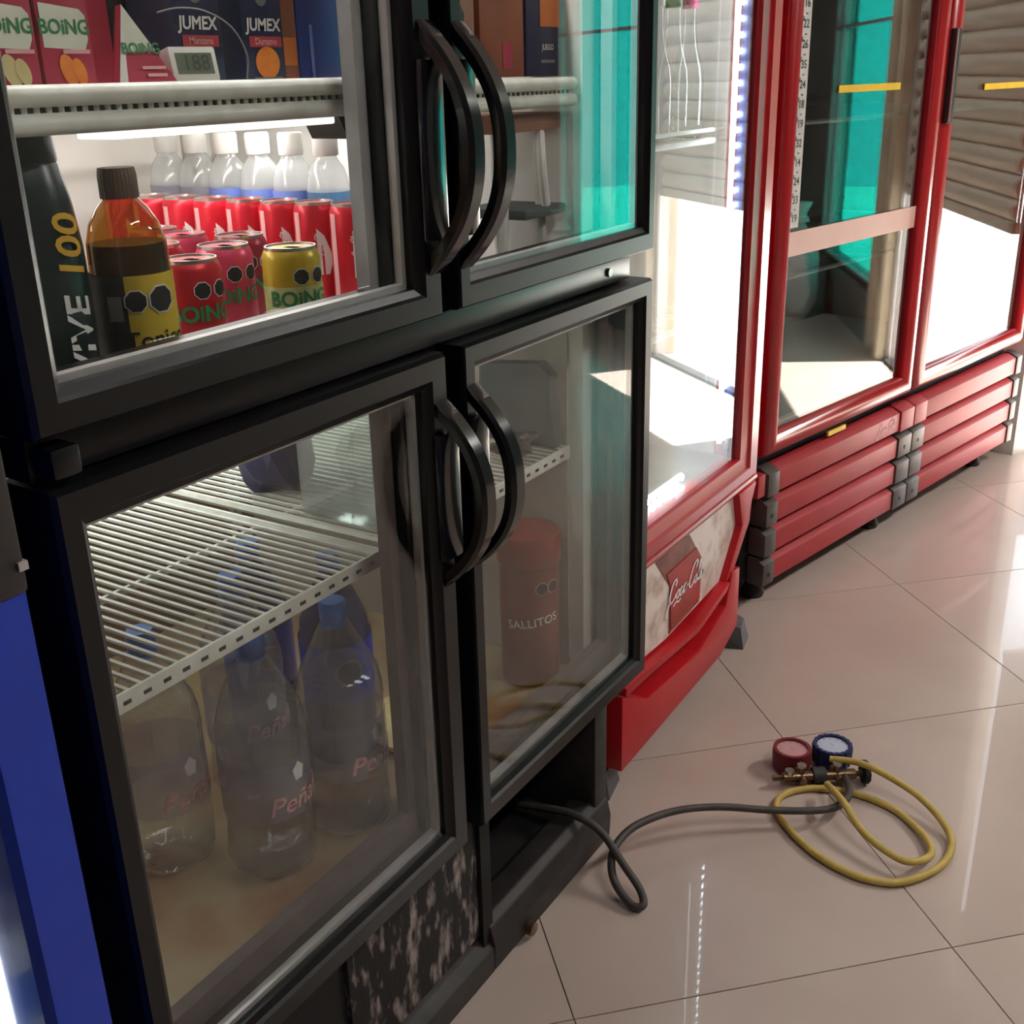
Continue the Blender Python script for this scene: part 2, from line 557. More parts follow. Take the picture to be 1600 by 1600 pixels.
def script_geo(scale):
    """flowing two-word drink lettering drawn as pen strokes (x right, y up)"""
    S = []
    S.append([(1.75, 2.0), (1.95, 2.5), (1.6, 2.85), (0.95, 2.5), (0.45, 1.6), (0.45, 0.7), (0.95, 0.25), (1.6, 0.5),
              (2.1, 1.0)])
    S.append([(0.6, 0.45), (0.1, -0.2), (-0.05, -1.0), (0.35, -1.15)])
    S.append([(2.75, 1.25), (2.35, 1.0), (2.3, 0.5), (2.65, 0.25), (3.0, 0.6), (2.95, 1.1), (2.7, 1.3)])
    S.append([(3.85, 1.1), (3.6, 1.3), (3.3, 0.9), (3.35, 0.4), (3.7, 0.3), (4.05, 0.7)])
    S.append([(4.85, 1.2), (4.5, 1.3), (4.25, 0.8), (4.35, 0.35), (4.65, 0.4), (4.95, 1.25), (4.85, 0.5), (5.15, 0.4)])
    S.append([(5.2, 0.85), (5.6, 0.95)])
    S.append([(7.6, 2.2), (7.9, 2.8), (7.4, 3.1), (6.5, 2.4), (5.95, 1.3), (6.0, 0.5), (6.5, 0.2), (7.1, 0.6), (7.4, 1.1)])
    S.append([(7.85, 1.25), (7.5, 0.95), (7.5, 0.45), (7.85, 0.3), (8.15, 0.7), (8.05, 1.15), (7.85, 1.25)])
    S.append([(8.35, 0.7), (8.8, 1.8), (8.95, 2.6), (8.7, 2.7), (8.5, 1.6), (8.5, 0.5), (8.8, 0.35), (9.0, 0.7)])
    S.append([(9.7, 1.2), (9.35, 1.25), (9.1, 0.8), (9.2, 0.35), (9.5, 0.45), (9.8, 1.25), (9.75, 0.5), (10.1, 0.45)])
    S.append([(1.6, -0.35), (2.4, -0.05), (3.0, -0.3), (3.6, -0.1)])
    vs_, fs_ = [], []
    for st in S:
        pts = spline([(a, b, 0) for a, b in st], 5)
        o = len(vs_)
        for i, p in enumerate(pts):
            t = pts[min(i + 1, len(pts) - 1)] - pts[max(i - 1, 0)]
            t.normalize()
            w = 0.08 + 0.11 * abs(t.y)
            nx, ny = -t.y * w, t.x * w
            for sgn in (1, -1):
                vs_.append((((p.x + sgn * nx) + 0.18 * p.y - 5) * scale, (p.y + sgn * ny - 1.0) * scale))
        for i in range(len(pts) - 1):
            fs_.append((o + 2 * i, o + 2 * i + 1, o + 2 * i + 3, o + 2 * i + 2))
    return vs_, fs_


# ================================================================== the room
# shutter wall: starts at W0, runs along WD; WN points to the street
W0 = Vector((4.40, -0.08, 0.0))
WD = Vector((0.619, -0.785, 0.0)).normalized()
WN = Vector((0.785, 0.619, 0.0)).normalized()
WANG = math.atan2(WD.y, WD.x)
WM = Matrix.Translation(W0) @ Matrix.Rotation(WANG, 4, 'Z')   # local x = along wall, local y = towards the street


def wl(s, d=0.0, z=0.0):
    return WM @ Vector((s, d, z))


floor = struct('floor', MB().prism([(-1.75, -3.35), (7.1, -3.35), wl(-0.68, 0.05)[:2], (4.2, 1.7), (-1.75, 1.7)],
                                   -0.12, -0.004, 'z'), 'grout', 'dark joint bed under the beige floor tiles')
T = 0.603
ga = math.radians(44.3)
gu = Vector((math.cos(ga), math.sin(ga), 0))
gv = Vector((-math.sin(ga), math.cos(ga), 0))
g0 = Vector((1.935, 0.600, 0))


def inside(p):
    if p.x < -1.7 or p.y < -3.3 or p.y > 1.65:
        return False
    q = p - W0
    return q.dot(WN) < 0.42


tile_bm = MB().box(-T / 2 + 0.0009, T / 2 - 0.0009, -T / 2 + 0.0009, T / 2 - 0.0009, -0.012, 0.0, 0.0008)
tile0 = None
for i in range(-14, 15):
    for j in range(-14, 15):
        c = g0 + gu * (T * (i + 0.5)) + gv * (T * (j + 0.5))
        if not inside(c):
            continue
        if tile0 is None:
            tile0 = tile_bm.build('tile', 'tile', floor, smooth=0, world=False)
            o = tile0
        else:
            o = tile0.copy()
            COL.objects.link(o)
            o.parent = floor
        o.location = c
        o.rotation_euler = (0, 0, ga)

struct('ceiling', MB().prism([(-1.75, -3.35), (7.1, -3.35), wl(-0.68, 0.1)[:2], (4.4, 1.75), (-1.75, 1.75)], 2.75, 2.85, 'z'),
       'ceiling_paint', 'plain pale ceiling above the coolers')
struct('wall_back', MB().box(-1.75, 4.4, 1.62, 1.74, 0, 2.75), 'wall_paint', 'plain wall behind the row of coolers')
struct('wall_left', MB().box(-1.85, -1.70, -3.35, 1.74, 0, 2.75), 'wall_paint', 'plain shop wall at the near end')
struct('wall_front', MB().box(-1.75, 7.2, -3.5, -3.35, 0, 2.75), 'wall_paint', 'plain shop wall facing the coolers')
struct('wall_side', MB().prism([(4.03, 0.52), (4.13, 0.48), (4.40, 1.62), (4.28, 1.62)], 0, 2.75, 'z'), 'white_paint',
       'white wall end beside the far red cooler')
# header over the shutter and the wall beyond the tinted window
struct('wall_shutter', MB().box(-0.66, 0.68, 0.0, 0.12, 2.30, 2.75).xf(WM), 'white_paint', 'wall band above the roller shutter')
struct('wall_window', MB().box(0.94, 2.40, 0.0, 0.12, 2.30, 2.75).box(2.40, 4.45, 0.0, 0.12, 0, 2.75).xf(WM), 'wall_paint',
       'shop front wall around the tinted window')
struct('baseboard_window', MB().box(0.94, 2.40, -0.03, 0.12, 0, 0.25, 0.006).xf(WM), 'plinth',
       'dark grey plinth under the tinted window')
struct('trim_1', MB().box(-0.60, 0.68, -0.02, 0.03, 0.0, 0.012, 0.003).xf(WM), 'dark_trim', 'dark threshold strip under the shutter')
struct('trim_2', MB().box(0.68, 0.785, -0.05, 0.12, 0, 2.75, 0.008).xf(WM), 'beige_paint', 'beige post beside the shutter')
struct('trim_3', MB().box(0.83, 0.94, -0.05, 0.12, 0, 2.75, 0.008).box(0.785, 0.83, 0.0, 0.12, 0, 2.75).xf(WM), 'beige_paint',
       'beige post beside the tinted window')
win = struct('window_1', MB().ring((0.94, 2.40, 0.25, 2.30), (0.97, 2.37, 0.28, 2.27), [(0, 0.0), (0, 0.06), (1, 0.06), (1, 0.0)])
             .box(2.18, 2.20, 0.0, 0.05, 0.28, 2.27).box(2.25, 2.27, 0.0, 0.05, 0.28, 2.27).xf(WM), 'aluminium',
             'tall window with turquoise film beside the shutter')
MB().box(0.97, 2.37, 0.028, 0.032, 0.28, 2.27).xf(WM).build('pane', 'teal_film', win, smooth=0)
MB().box(0.97, 2.37, 0.0, 0.05, 1.46, 1.475).xf(WM).build('glazing_bar', 'aluminium', win, smooth=0)
MB().box(0.94, 2.37, -0.012, 0.0, 0.245, 0.27, 0.003).xf(WM).build('window_sill', 'dark_trim', win, smooth=0)

# roller shutter, half raised
sh = thing('roller_shutter', 'half raised metal roller shutter over the street doorway', 'shutter', tuple(wl(0, 0.03)), WANG)
PITCH = 0.075
nsl = int((2.30 - 0.755) / PITCH) + 1
prof = []
for k in range(7):
    t = k / 6
    prof.append((-0.024 * math.sin(PI * t) ** 0.8, PITCH * t))
sl_poly = [(y, z) for y, z in prof] + [(0.004, PITCH), (0.004, 0.0)]
slat0 = None
for i in range(nsl):
    if slat0 is None:
        slat0 = MB().prism(sl_poly, -0.65, 0.675, 'x').build('slat', 'shutter_metal', sh, smooth=50, world=False)
        o = slat0
    else:
        o = slat0.copy()
        COL.objects.link(o)
        o.parent = sh
    o.location = (0, 0, 0.775 + i * PITCH)
MB().box(-0.65, 0.675, -0.018, 0.012, 0.742, 0.778, 0.004).build('bottom_bar', 'shutter_metal', sh, world=False)
MB().box(0.655, 0.68, -0.03, 0.02, 0.0, 2.30).build('guide_rail', 'aluminium', sh, world=False, smooth=0)

# outside: pavement, unseen canopy sized to shade the tinted window, buildings across the street
struct('floor_pavement', MB().box(-3.2, 9.0, 0.04, 6.5, -0.14, -0.02).xf(WM), 'concrete', 'sunlit pale pavement outside the doorway')
struct('wall_street', MB().box(-6.0, 12.0, 6.5, 7.0, -0.14, 3.2).xf(WM), 'facade', 'dark house fronts across the street')
struct('ceiling_shade', MB().box(-1.6, 0.85, 0.12, 0.70, 2.55, 2.65).box(0.85, 5.0, 0.12, 1.70, 2.32, 2.42).xf(WM), 'facade', 'unseen canopy sized to shade the tinted window')

# unseen ceiling tubes added to fill the shop with light
def fill_lamp(x, y, label, energy):
    t = thing('fill_light', label, 'lamp', (x, y, 2.75), 0, 'added ceiling fill lights')
    MB().box(-0.62, 0.62, -0.06, 0.06, -0.05, 0.0, 0.008).build('housing', 'lamp_white', t, world=False)
    MB().tube([(-0.59, 0, -0.07), (0.59, 0, -0.07)], 0.014, 10).build('tube', 'tube_white', t, world=False)
    ld = bpy.data.lights.new('tube_light', 'AREA')
    ld.shape = 'RECTANGLE'
    ld.size = 1.18
    ld.size_y = 0.08
    ld.energy = energy
    ld.color = (1.0, 0.94, 0.91)
    lo = bpy.data.objects.new('tube_light', ld)
    COL.objects.link(lo)
    lo.parent = t
    lo.location = (0, 0, -0.09)
    return t


fill_lamp(0.9, -0.9, 'unseen fill tube added over the near aisle', 20)
fill_lamp(3.7, -1.5, 'unseen fill tube added to brighten the shutter end', 75)

# ================================================================== black four-door cooler
BC = thing('display_cooler', 'black upright cooler with four glass doors and curved handles', 'cooler', (0.965, 1.1, 0))
BX0, BX1, BYF, BYB, BH = 0.440, 1.490, 0.765, 1.52, 2.0
MB().box(BX0, BX0 + 0.03, BYF, BYB, 0.0, BH, 0.004).build('side_panel', 'black_plastic', BC)
MB().box(BX1 - 0.03, BX1, BYF, BYB, 0.30, BH, 0.004).build('side_panel', 'black_plastic', BC)
MB().box(BX0 + 0.03, BX1 - 0.03, BYB - 0.03, BYB, 0.0, BH).build('back_panel', 'inner_white', BC)
MB().box(BX0 + 0.03, BX1 - 0.03, BYF, BYB - 0.03, BH - 0.06, BH).build('top_panel', 'black_plastic', BC)
MB().box(BX0 + 0.03, BX1 - 0.03, 0.80, BYB - 0.03, 0.335, 0.368).build('floor_panel', 'rusty_floor', BC)
MB().box(BX0 + 0.030, BX0 + 0.036, 0.80, BYB - 0.03, 0.368, BH - 0.06).build('inner_wall', 'inner_white', BC)
MB().box(1.412, BX1 - 0.030, 0.775, BYB - 0.03, 0.368, BH - 0.06).build('inner_wall', 'inner_white', BC)
MB().box(BX0 + 0.036, 1.412, BYB - 0.036, BYB - 0.030, 0.368, 0.965).build('lower_liner', 'dirty_liner', BC)
MB().box(BX0 + 0.036, BX0 + 0.040, 0.80, BYB - 0.036, 0.368, 0.965).build('lower_liner', 'dirty_liner', BC)
MB().box(1.408, 1.412, 0.80, BYB - 0.036, 0.368, 0.965).build('lower_liner', 'inner_grey', BC)
MB().box(BX0 + 0.03, BX1 - 0.03, 0.724, 0.78, 0.995, 1.029, 0.003).build('cross_rail', 'black_plastic', BC)
MB().box(0.973, 0.998, 0.735, 0.764, 0.36, 1.94, 0.002).build('centre_strip', 'black_plastic', BC)
MB().box(0.955, 1.015, BYF, 0.80, 0.368, 1.94, 0.003).build('centre_post', 'grey_gasket', BC)
MB().box(BX0 + 0.03, BX1 - 0.03, BYF, 0.80, 0.30, 0.368, 0.003).build('sill_rail', 'black_plastic', BC)
# base: scraped kick plate, open compressor bay and bottom ledge
MB().box(BX0 + 0.03, 0.80, 0.780, 0.80, 0.05, 0.30).build('kick_plate', 'black_matt', BC)
MB().box(0.80, 1.085, 0.772, 0.80, 0.075, 0.30, 0.003).build('kick_plate', 'scraped', BC)['label'] = \
    'black kick plate scraped down to pale glue'
MB().box(1.085, 1.110, 0.765, 1.40, 0.05, 0.335).build('bay_wall', 'black_matt', BC)
MB().box(1.110, BX1 - 0.045, 1.36, 1.40, 0.05, 0.335).build('bay_wall', 'black_matt', BC)
MB().box(1.110, BX1 - 0.045, 0.80, 1.40, 0.045, 0.058).build('bay_floor', 'black_matt', BC)
MB().box(1.435, 1.478, 0.765, BYB, 0.0, 0.335, 0.004).build('base_post', 'dusty_black', BC)
MB().prism([(0.757, 0.004), (0.757, 0.048), (0.772, 0.062), (0.800, 0.075), (0.800, 0.004)], BX0 + 0.01, 1.10, 'x', 0.002) \
    .build('base_ledge', 'dusty_black', BC)
MB().prism([(0.757, 0.004), (0.755, 0.050), (0.762, 0.082), (0.776, 0.092), (0.815, 0.086), (0.815, 0.004)], 1.10, 1.476, 'x', 0.003) \
    .build('base_ledge', 'dusty_black', BC)
MB().tube([(1.19, 0.752, 0.020), (1.19, 0.742, 0.020)], 0.011, 10).build('bolt', 'brass', BC)


def cooler_door(name, outer, inner, hx, hz0, hz1, low, gmat):
    d = MB().ring(outer, inner, [(0, 0.762), (0, 0.706), (0.10, 0.700), (0.72, 0.700), (0.80, 0.704), (1, 0.708), (1, 0.762)]) \
        .build(name, 'black_plastic', BC, smooth=25)
    i = inner
    MB().box(i[0] - 0.004, i[1] + 0.004, 0.7115, 0.7155, i[2] - 0.004, i[3] + 0.004).build('pane', 'door_glass', d, smooth=0)
    e = 0.006
    MB().ring(i, (i[0] + e, i[1] - e, i[2] + e, i[3] - e), [(0, 0.717), (1, 0.717), (1, 0.727), (0, 0.727)]) \
        .build('spacer', 'aluminium', d, smooth=0)
    e = 0.026
    a = 0.012
    MB().ring((i[0], i[1], i[2] - 0.006, i[3]), (i[0] + a, i[1] - a, i[2] + 0.001, i[3] - 0.002), [(0, 0.729), (1, 0.729), (1, 0.742), (0, 0.742)]) \
        .build('pane_edge', 'black_matt', d, smooth=0)
    MB().ring((i[0], i[1], i[2] - 0.012, i[3]), (i[0] + e, i[1] - e, i[2] + low, i[3] - 0.004), [(0, 0.744), (1, 0.744), (1, 0.761), (0, 0.761)]) \
        .build('gasket', gmat, d, smooth=0)
    # bowed grab handle
    zc, hh = (hz0 + hz1) / 2, (hz1 - hz0) / 2
    vs_, fs_ = [], []
    n = 28
    for k in range(n + 1):
        t = -1 + 2 * k / n
        z = zc + hh * t
        bow = 0.060 * (1 - abs(t) ** 2.3)
        th = 0.014 + 0.012 * abs(t) ** 4
        yo, yi = 0.699 - bow, 0.699 - bow + th
        w = 0.0125
        for x, y in ((hx - w, yi), (hx - w, yo + 0.005), (hx - w + 0.004, yo), (hx + w - 0.004, yo), (hx + w, yo + 0.005), (hx + w, yi)):
            vs_.append((x, min(y, 0.7005), z))
    for k in range(n):
        for q in range(6):
            r = (q + 1) % 6
            fs_.append((k * 6 + q, k * 6 + r, (k + 1) * 6 + r, (k + 1) * 6 + q))
    fs_.append(tuple(range(6)))
    fs_.append(tuple(range(n * 6, n * 6 + 6)))
    MB().add(vs_, fs_).box(hx - 0.020, hx + 0.016, 0.690, 0.701, hz0 + 0.035, hz1 - 0.035, 0.004) \
        .build('handle', 'black_gloss', d, smooth=35)
    return d


cooler_door('door', (0.466, 0.970, 1.032, 1.93), (0.496, 0.928, 1.066, 1.89), 0.957, 1.078, 1.322, -0.006, 'grey_gasket')
cooler_door('door', (1.001, 1.487, 1.032, 1.93), (1.028, 1.464, 1.066, 1.89), 1.015, 1.076, 1.322, -0.006, 'grey_gasket')
cooler_door('door', (0.470, 0.970, 0.350, 0.992), (0.498, 0.931, 0.385, 0.957), 0.957, 0.722, 0.942, 0.032, 'shaded_gasket')
cooler_door('door', (1.003, 1.487, 0.350, 0.992), (1.030, 1.458, 0.385, 0.962), 1.018, 0.724, 0.945, 0.032, 'shaded_gasket')
MB().tube([(1.395, 0.7245, 1.012), (1.395, 0.7215, 1.012)], 0.006, 10).build('screw', 'can_lid', BC)
# hinge blocks between upper and lower left doors
MB().box(0.474, 0.500, 0.700, 0.765, 1.000, 1.024, 0.004).build('hinge', 'black_plastic', BC)


def wire_shelf(x0, x1, y0, y1, z, front, rail_dz=0.0205):
    s = MB()
    n = int((x1 - x0) / 0.0150)
    for i in range(n + 1):
        x = x0 + (x1 - x0) * i / n
        s.tube([(x, y0, z), (x, y1, z)], 0.0027, 5)
    for y in (y0 + (y1 - y0) * 0.33, y0 + (y1 - y0) * 0.68):
        s.tube([(x0, y, z - 0.005), (x1, y, z - 0.005)], 0.0042, 6)
    for x in (x0, x1):
        s.tube([(x, y0, z - 0.004), (x, y1, z - 0.004)], 0.0055, 6)
    s.tube([(x0, y1, z - 0.004), (x1, y1, z - 0.004)], 0.0055, 6)
    o = s.build('wire_shelf', 'white_wire', BC)
    if front == 'plate':
        MB().box(x0 - 0.004, x1 + 0.004, y0 - 0.004, y0, z - 0.017, z + 0.003, 0.0012).build('front_strip', 'white_wire', o)
        h = MB()
        k = int((x1 - x0) / 0.024)
        for i in range(k):
            xx = x0 + 0.012 + i * 0.024
            h.box(xx - 0.0045, xx + 0.0045, y0 - 0.0046, y0 - 0.0038, z - 0.0095, z - 0.0055)
        h.build('slots', 'print_black', o, smooth=0)['kind'] = 'stuff'
    else:
        r = MB().tube([(x0 - 0.006, y0 - 0.006, z), (x1 + 0.006, y0 - 0.006, z)], 0.0085, 10)
        r.tube([(x0 - 0.006, y0 - 0.006, z - rail_dz), (x1 + 0.006, y0 - 0.006, z - rail_dz)], 0.0085, 10)
        k = int((x1 - x0) / 0.011)
        for i in range(k + 1):
            xx = x0 + (x1 - x0) * i / k
            r.tube([(xx, y0 - 0.004, z), (xx, y0 - 0.004, z - rail_dz)], 0.0026, 5)
        r.build('front_rail', 'white_wire', o)
        MB().box(x0, x1, y0 + 0.004, y0 + 0.007, z - rail_dz, z - 0.004).build('rail_gap_shade', 'foot_grey', o, smooth=0)  # dark strip standing in for the shade between the rails
    return o


wire_shelf(0.486, 0.952, 0.792, 1.40, 1.264, 'rail')
wire_shelf(0.992, 1.398, 0.792, 1.40, 1.258, 'rail')
MB().box(0.478, 1.410, 0.784, 1.475, 0.966, 0.975, 0.002).build('blocking_shelf', 'inner_white', BC)  # shelf made solid to keep the upper light out of the lower half
wire_shelf(0.486, 0.953, 0.798, 1.38, 0.745, 'plate')
wire_shelf(0.985, 1.402, 0.798, 1.38, 0.745, 'plate')
# shelf standards on the back wall
for x in (0.60, 0.98, 1.36):
    st = MB().box(x - 0.012, x + 0.012, 1.478, 1.490, 0.40, 1.90).build('shelf_standard', 'inner_grey', BC, smooth=0)
    h = MB()
    for k in range(30):
        h.box(x - 0.004, x + 0.004, 1.4765, 1.4785, 0.43 + k * 0.05, 0.445 + k * 0.05)
    h.build('slots', 'print_black', st, smooth=0)['kind'] = 'stuff'


def cooler_lamp(x0, x1, y, z, energy, parent, size_y=0.05, col=(1, 0.97, 0.94), mesh=True, name='light_tube'):
    t = MB().tube([(x0, y, z), (x1, y, z)], 0.010, 10).build(name, 'tube_white', parent)
    ld = bpy.data.lights.new('shelf_light', 'AREA')
    ld.shape = 'RECTANGLE'
    ld.size = abs(x1 - x0)
    ld.size_y = size_y
    ld.energy = energy
    ld.color = col
    lo = bpy.data.objects.new('shelf_light', ld)
    COL.objects.link(lo)
    r = parent
    lo.parent = r
    lo.location = Vector(((x0 + x1) / 2, y, z - 0.013)) - Vector(r.location)
    return t


cooler_lamp(0.55, 1.38, 1.18, 1.236, 1.8, BC)
cooler_lamp(0.55, 1.38, 1.20, 0.950, 1.7, BC, col=(0.93, 1.0, 0.95))
cooler_lamp(0.55, 1.38, 0.88, 1.90, 7.0, BC)
MB().box(0.655, 0.935, 0.802, 0.850, 1.228, 1.236, 0.002).build('light_tray', 'tray_glow', BC)
MB().prism([(0.935, 1.240), (0.952, 1.240), (0.952, 1.212)], 0.800, 0.850, 'y').build('bracket', 'dark_trim', BC, smooth=0)

# ------------------------------------------------------------------ things inside the black cooler
Z1 = 0.9755    # shelf behind the middle rail
ZT = 1.2675    # top shelf
ZW = 0.7485    # wire shelf of the lower half
ZF = 0.3682    # cooler floor


def toward_cam(x, y, off=0.0):
    return math.atan2(-y, -x) + off


ORD = ['nearest', 'second', 'third', 'fourth', 'fifth', 'sixth', 'seventh', 'eighth', 'ninth']


def octagon(mb_w, mb_b, r, a, z, rad):
    wrap(ngon_geo(8, rad * 1.12, rot=PI / 8), r, a, z, mb_w, eps=0.0008)
    wrap(ngon_geo(8, rad, rot=PI / 8), r, a, z, mb_b, eps=0.0012)


def can_body(r, h, top=0.88):
    return [(r * 0.80, 0.0), (r * 0.86, 0.002), (r, 0.010), (r, h - 0.013), (r * 0.93, h - 0.006), (r * 0.84, h - 0.002)]


def can_lid(t, r, h):
    l = MB().lathe([(r * 0.88, h - 0.004), (r * 0.88, h), (r * 0.82, h), (r * 0.80, h - 0.004), (r * 0.02, h - 0.004)], 24, cap0=False) \
        .build('lid', 'can_lid', t, world=False)
    MB().box(-0.006, 0.006, -0.013, 0.006, h - 0.0036, h - 0.002).build('pull_tab', 'can_lid', l, world=False)


# short juice cans
def juice_can(colour, x, y, label, foot=None, off=0.25):
    r, h = 0.033, 0.122
    t = thing('juice_can', label, 'can', (x, y, Z1), 0, 'short juice cans behind the left glass')
    a = toward_cam(x, y)
    MB().lathe(can_body(r, h), 28).build('body', colour, t, world=False)
    can_lid(t, r, h)
    if foot:
        MB().lathe([(r + 0.0004, 0.012), (r + 0.0004, 0.080)], 28, cap0=False, cap1=False).build('label_band', foot, t, world=False)
    wrap(text_geo('BOiNG', 0.0235, bold=0.03), r, a + off, 0.066, eps=0.001).build('lettering', 'print_green', t, world=False)
    w, b = MB(), MB()
    octagon(w, b, r, a + off + 0.05, 0.091, 0.0088)
    octagon(w, b, r, a + off + 0.72, 0.091, 0.0088)
    w.build('seal_border', 'print_white', t, world=False)
    b.build('warning_seal', 'print_black', t, world=False)
    return t


juice_can('can_yellow', 0.955, 0.900, 'yellow juice can with green lettering, nearest the right edge of the glass', 'can_foot')
juice_can('can_pink', 0.935, 0.985, 'pink juice can between the red and the yellow juice can')
juice_can('can_boing_red', 0.842, 0.940, 'bright red juice can beside the amber bottle')
juice_can('can_maroon', 1.006, 1.030, 'maroon can standing behind the pink and yellow juice cans')
juice_can('can_pink', 0.985, 1.108, 'pinkish can in the second row behind the pink juice can')
juice_can('can_boing_red', 0.905, 1.066, 'dark red can in the second row behind the bright red juice can')
juice_can('can_maroon', 1.010, 1.186, 'farthest of the short juice cans, near the clear bottles')


# tall slim red cans in a file running to the back
def tall_can(x, y, label):
    r, h = 0.0285, 0.147
    t = thing('slim_can', label, 'can', (x, y, Z1), 0, 'tall red cans in a file')
    a = toward_cam(x, y)
    MB().lathe(can_body(r, h), 26).build('body', 'can_red', t, world=False)
    can_lid(t, r, h)
    MB().lathe([(r + 0.0005, 0.030), (r + 0.0005, 0.135)], 3, a0=a - 1.15, a1=a - 0.80).build('light_stripe', 'print_pink', t, world=False)
    wv = [(-0.010, 0.055), (0.004, 0.055), (0.012, 0.075), (0.0, 0.105), (-0.010, 0.115)]
    wrap(([(p[0], p[1]) for p in wv], [(0, 1, 2, 3, 4)]), r, a + 0.35, 0.0, eps=0.0007).build('wave_print', 'print_white', t, world=False)
    wrap(script_geo(0.0028), r, a + 0.1, 0.095, rot=PI / 2).build('lettering', 'print_white', t, world=False)
    return t


for i in range(8):
    tall_can(1.150 - 0.002 * i, 0.972 + 0.060 * i, ORD[i] + ' tall red can from the door in the red file' if i else
             'tall red can nearest the door in the red file')


# small clear bottles with white caps
def small_bottle(x, y, lab, label):
    t = thing('water_bottle', label, 'bottle', (x, y, Z1), 0, 'small clear bottles with white caps')
    a = toward_cam(x, y)
    MB().lathe([(0.024, 0.0), (0.030, 0.006), (0.0305, 0.10), (0.0305, 0.150), (0.0285, 0.168), (0.0235, 0.182), (0.0175, 0.190), (0.0150, 0.194),
                (0.0140, 0.206)], 24, cap1=False).build('bottle', 'frosted_pet', t, world=False)
    MB().lathe([(0.0, 0.003), (0.0285, 0.006), (0.029, 0.10), (0.0285, 0.150), (0.0, 0.150)], 20, cap0=False, cap1=False) \
        .build('drink', 'water', t, world=False)
    MB().lathe([(0.0310, 0.060), (0.0310, 0.150)], 20, cap0=False, cap1=False).build('label_band', lab, t, world=False)
    MB().lathe([(0.0165, 0.197), (0.0175, 0.199), (0.0175, 0.224), (0.0160, 0.227)], 24).build('cap', 'cap_white', t, world=False)
    MB().lathe([(0.0165, 0.187), (0.0165, 0.191)], 20).build('neck_ring', 'pet', t, world=False)
    return t


for i in range(6):
    small_bottle(1.240 + 0.002 * i, 1.085 + 0.066 * i, ['blue_water', 'label_blue', 'label_blue', 'label_blue', 'film_label', 'film_label'][i],
                 ('small clear bottle with white cap nearest the centre post' if i == 0 else
                  ORD[i] + ' small white-capped clear bottle counted from the centre post'))


# amber soda bottles
def amber_bottle(x, y, label, off=0.42):
    t = thing('soda_bottle', label, 'bottle', (x, y, Z1), 0, 'amber soda bottles with brown caps')
    a = toward_cam(x, y)
    MB().lathe([(0.028, 0.0), (0.035, 0.008), (0.0352, 0.060), (0.0338, 0.080), (0.0340, 0.125), (0.0352, 0.145), (0.0345, 0.165), (0.0300, 0.182),
                (0.0220, 0.195), (0.0155, 0.202), (0.0135, 0.206)], 32, cap1=False).build('bottle', 'amber', t, world=False)
    MB().lathe([(0.0, 0.004), (0.033, 0.009), (0.0335, 0.060), (0.0322, 0.080), (0.0325, 0.125), (0.0335, 0.145), (0.0330, 0.165), (0.0, 0.165)],
               28, cap0=False, cap1=False).build('drink', 'cola', t, world=False)
    MB().lathe([(0.0362, 0.012), (0.0362, 0.140)], 28, a0=a - 1.9, a1=a - 0.20).build('dark_label', 'label_dark', t, world=False)
    MB().lathe([(0.0362, 0.012), (0.0362, 0.140)], 28, a0=a - 0.20, a1=a + 1.9).build('yellow_label', 'label_yellow', t, world=False)
    wrap(text_geo('Tonicol', 0.021, bold=0.012), 0.0366, a + 0.55, 0.083).build('lettering', 'print_black', t, world=False)
    w, b = MB(), MB()
    octagon(w, b, 0.0366, a + 0.66, 0.118, 0.0118)
    octagon(w, b, 0.0366, a + 0.02, 0.118, 0.0095)
    w.build('seal_border', 'print_white', t, world=False)
    b.build('warning_seal', 'print_black', t, world=False)
    wrap(rect_geo(0.013, 0.022, nx=2), 0.0366, a - 0.48, 0.112).build('fact_panel', 'print_grey', t, world=False)
    n = 30
    vs_, fs_ = [], []
    for z, rr in ((0.203, 0.0160), (0.222, 0.0160), (0.2285, 0.0148)):
        for i in range(n * 2):
            q = rr + (0.0006 if i % 2 else 0)
            vs_.append((q * math.cos(PI * i / n), q * math.sin(PI * i / n), z))
    for j in range(2):
        for i in range(2 * n):
            k = (i + 1) % (2 * n)
            fs_.append((j * 2 * n + i, j * 2 * n + k, (j + 1) * 2 * n + k, (j + 1) * 2 * n + i))
    fs_.append(tuple(range(2 * n))[::-1])
    fs_.append(tuple(range(4 * n, 6 * n)))
    MB().add(vs_, fs_).build('cap', 'cap_brown', t, world=False)
    return t


amber_bottle(0.676, 0.832, 'amber soda bottle with yellow label at the front of the upper shelf')
amber_bottle(0.650, 0.945, 'amber soda bottle half hidden behind the dark green bottle')

# dark green energy drink
t = thing('energy_drink', 'dark green tapered energy drink bottle with vertical lettering at the glass edge', 'bottle', (0.588, 0.846, Z1))
a = toward_cam(0.588, 0.846)
MB().lathe([(0.036, 0.0), (0.041, 0.006), (0.043, 0.110), (0.0425, 0.170), (0.039, 0.205), (0.0335, 0.236), (0.0325, 0.238)], 28) \
    .build('body', 'green_pack', t, world=False)
MB().lathe([(0.0335, 0.2385), (0.0320, 0.262), (0.0295, 0.276), (0.0270, 0.279)], 24).build('cap', 'green_pack', t, world=False)
wrap(text_geo('VIVE', 0.036, bold=0.02, shear=0.2), 0.043, a + 0.80, 0.096, rot=PI / 2, eps=0.0012).build('lettering', 'print_white', t, world=False)
wrap(text_geo('100', 0.036, bold=0.02, shear=0.2), 0.043, a + 0.80, 0.171, rot=PI / 2, eps=0.0018).build('number', 'print_yellow', t, world=False)


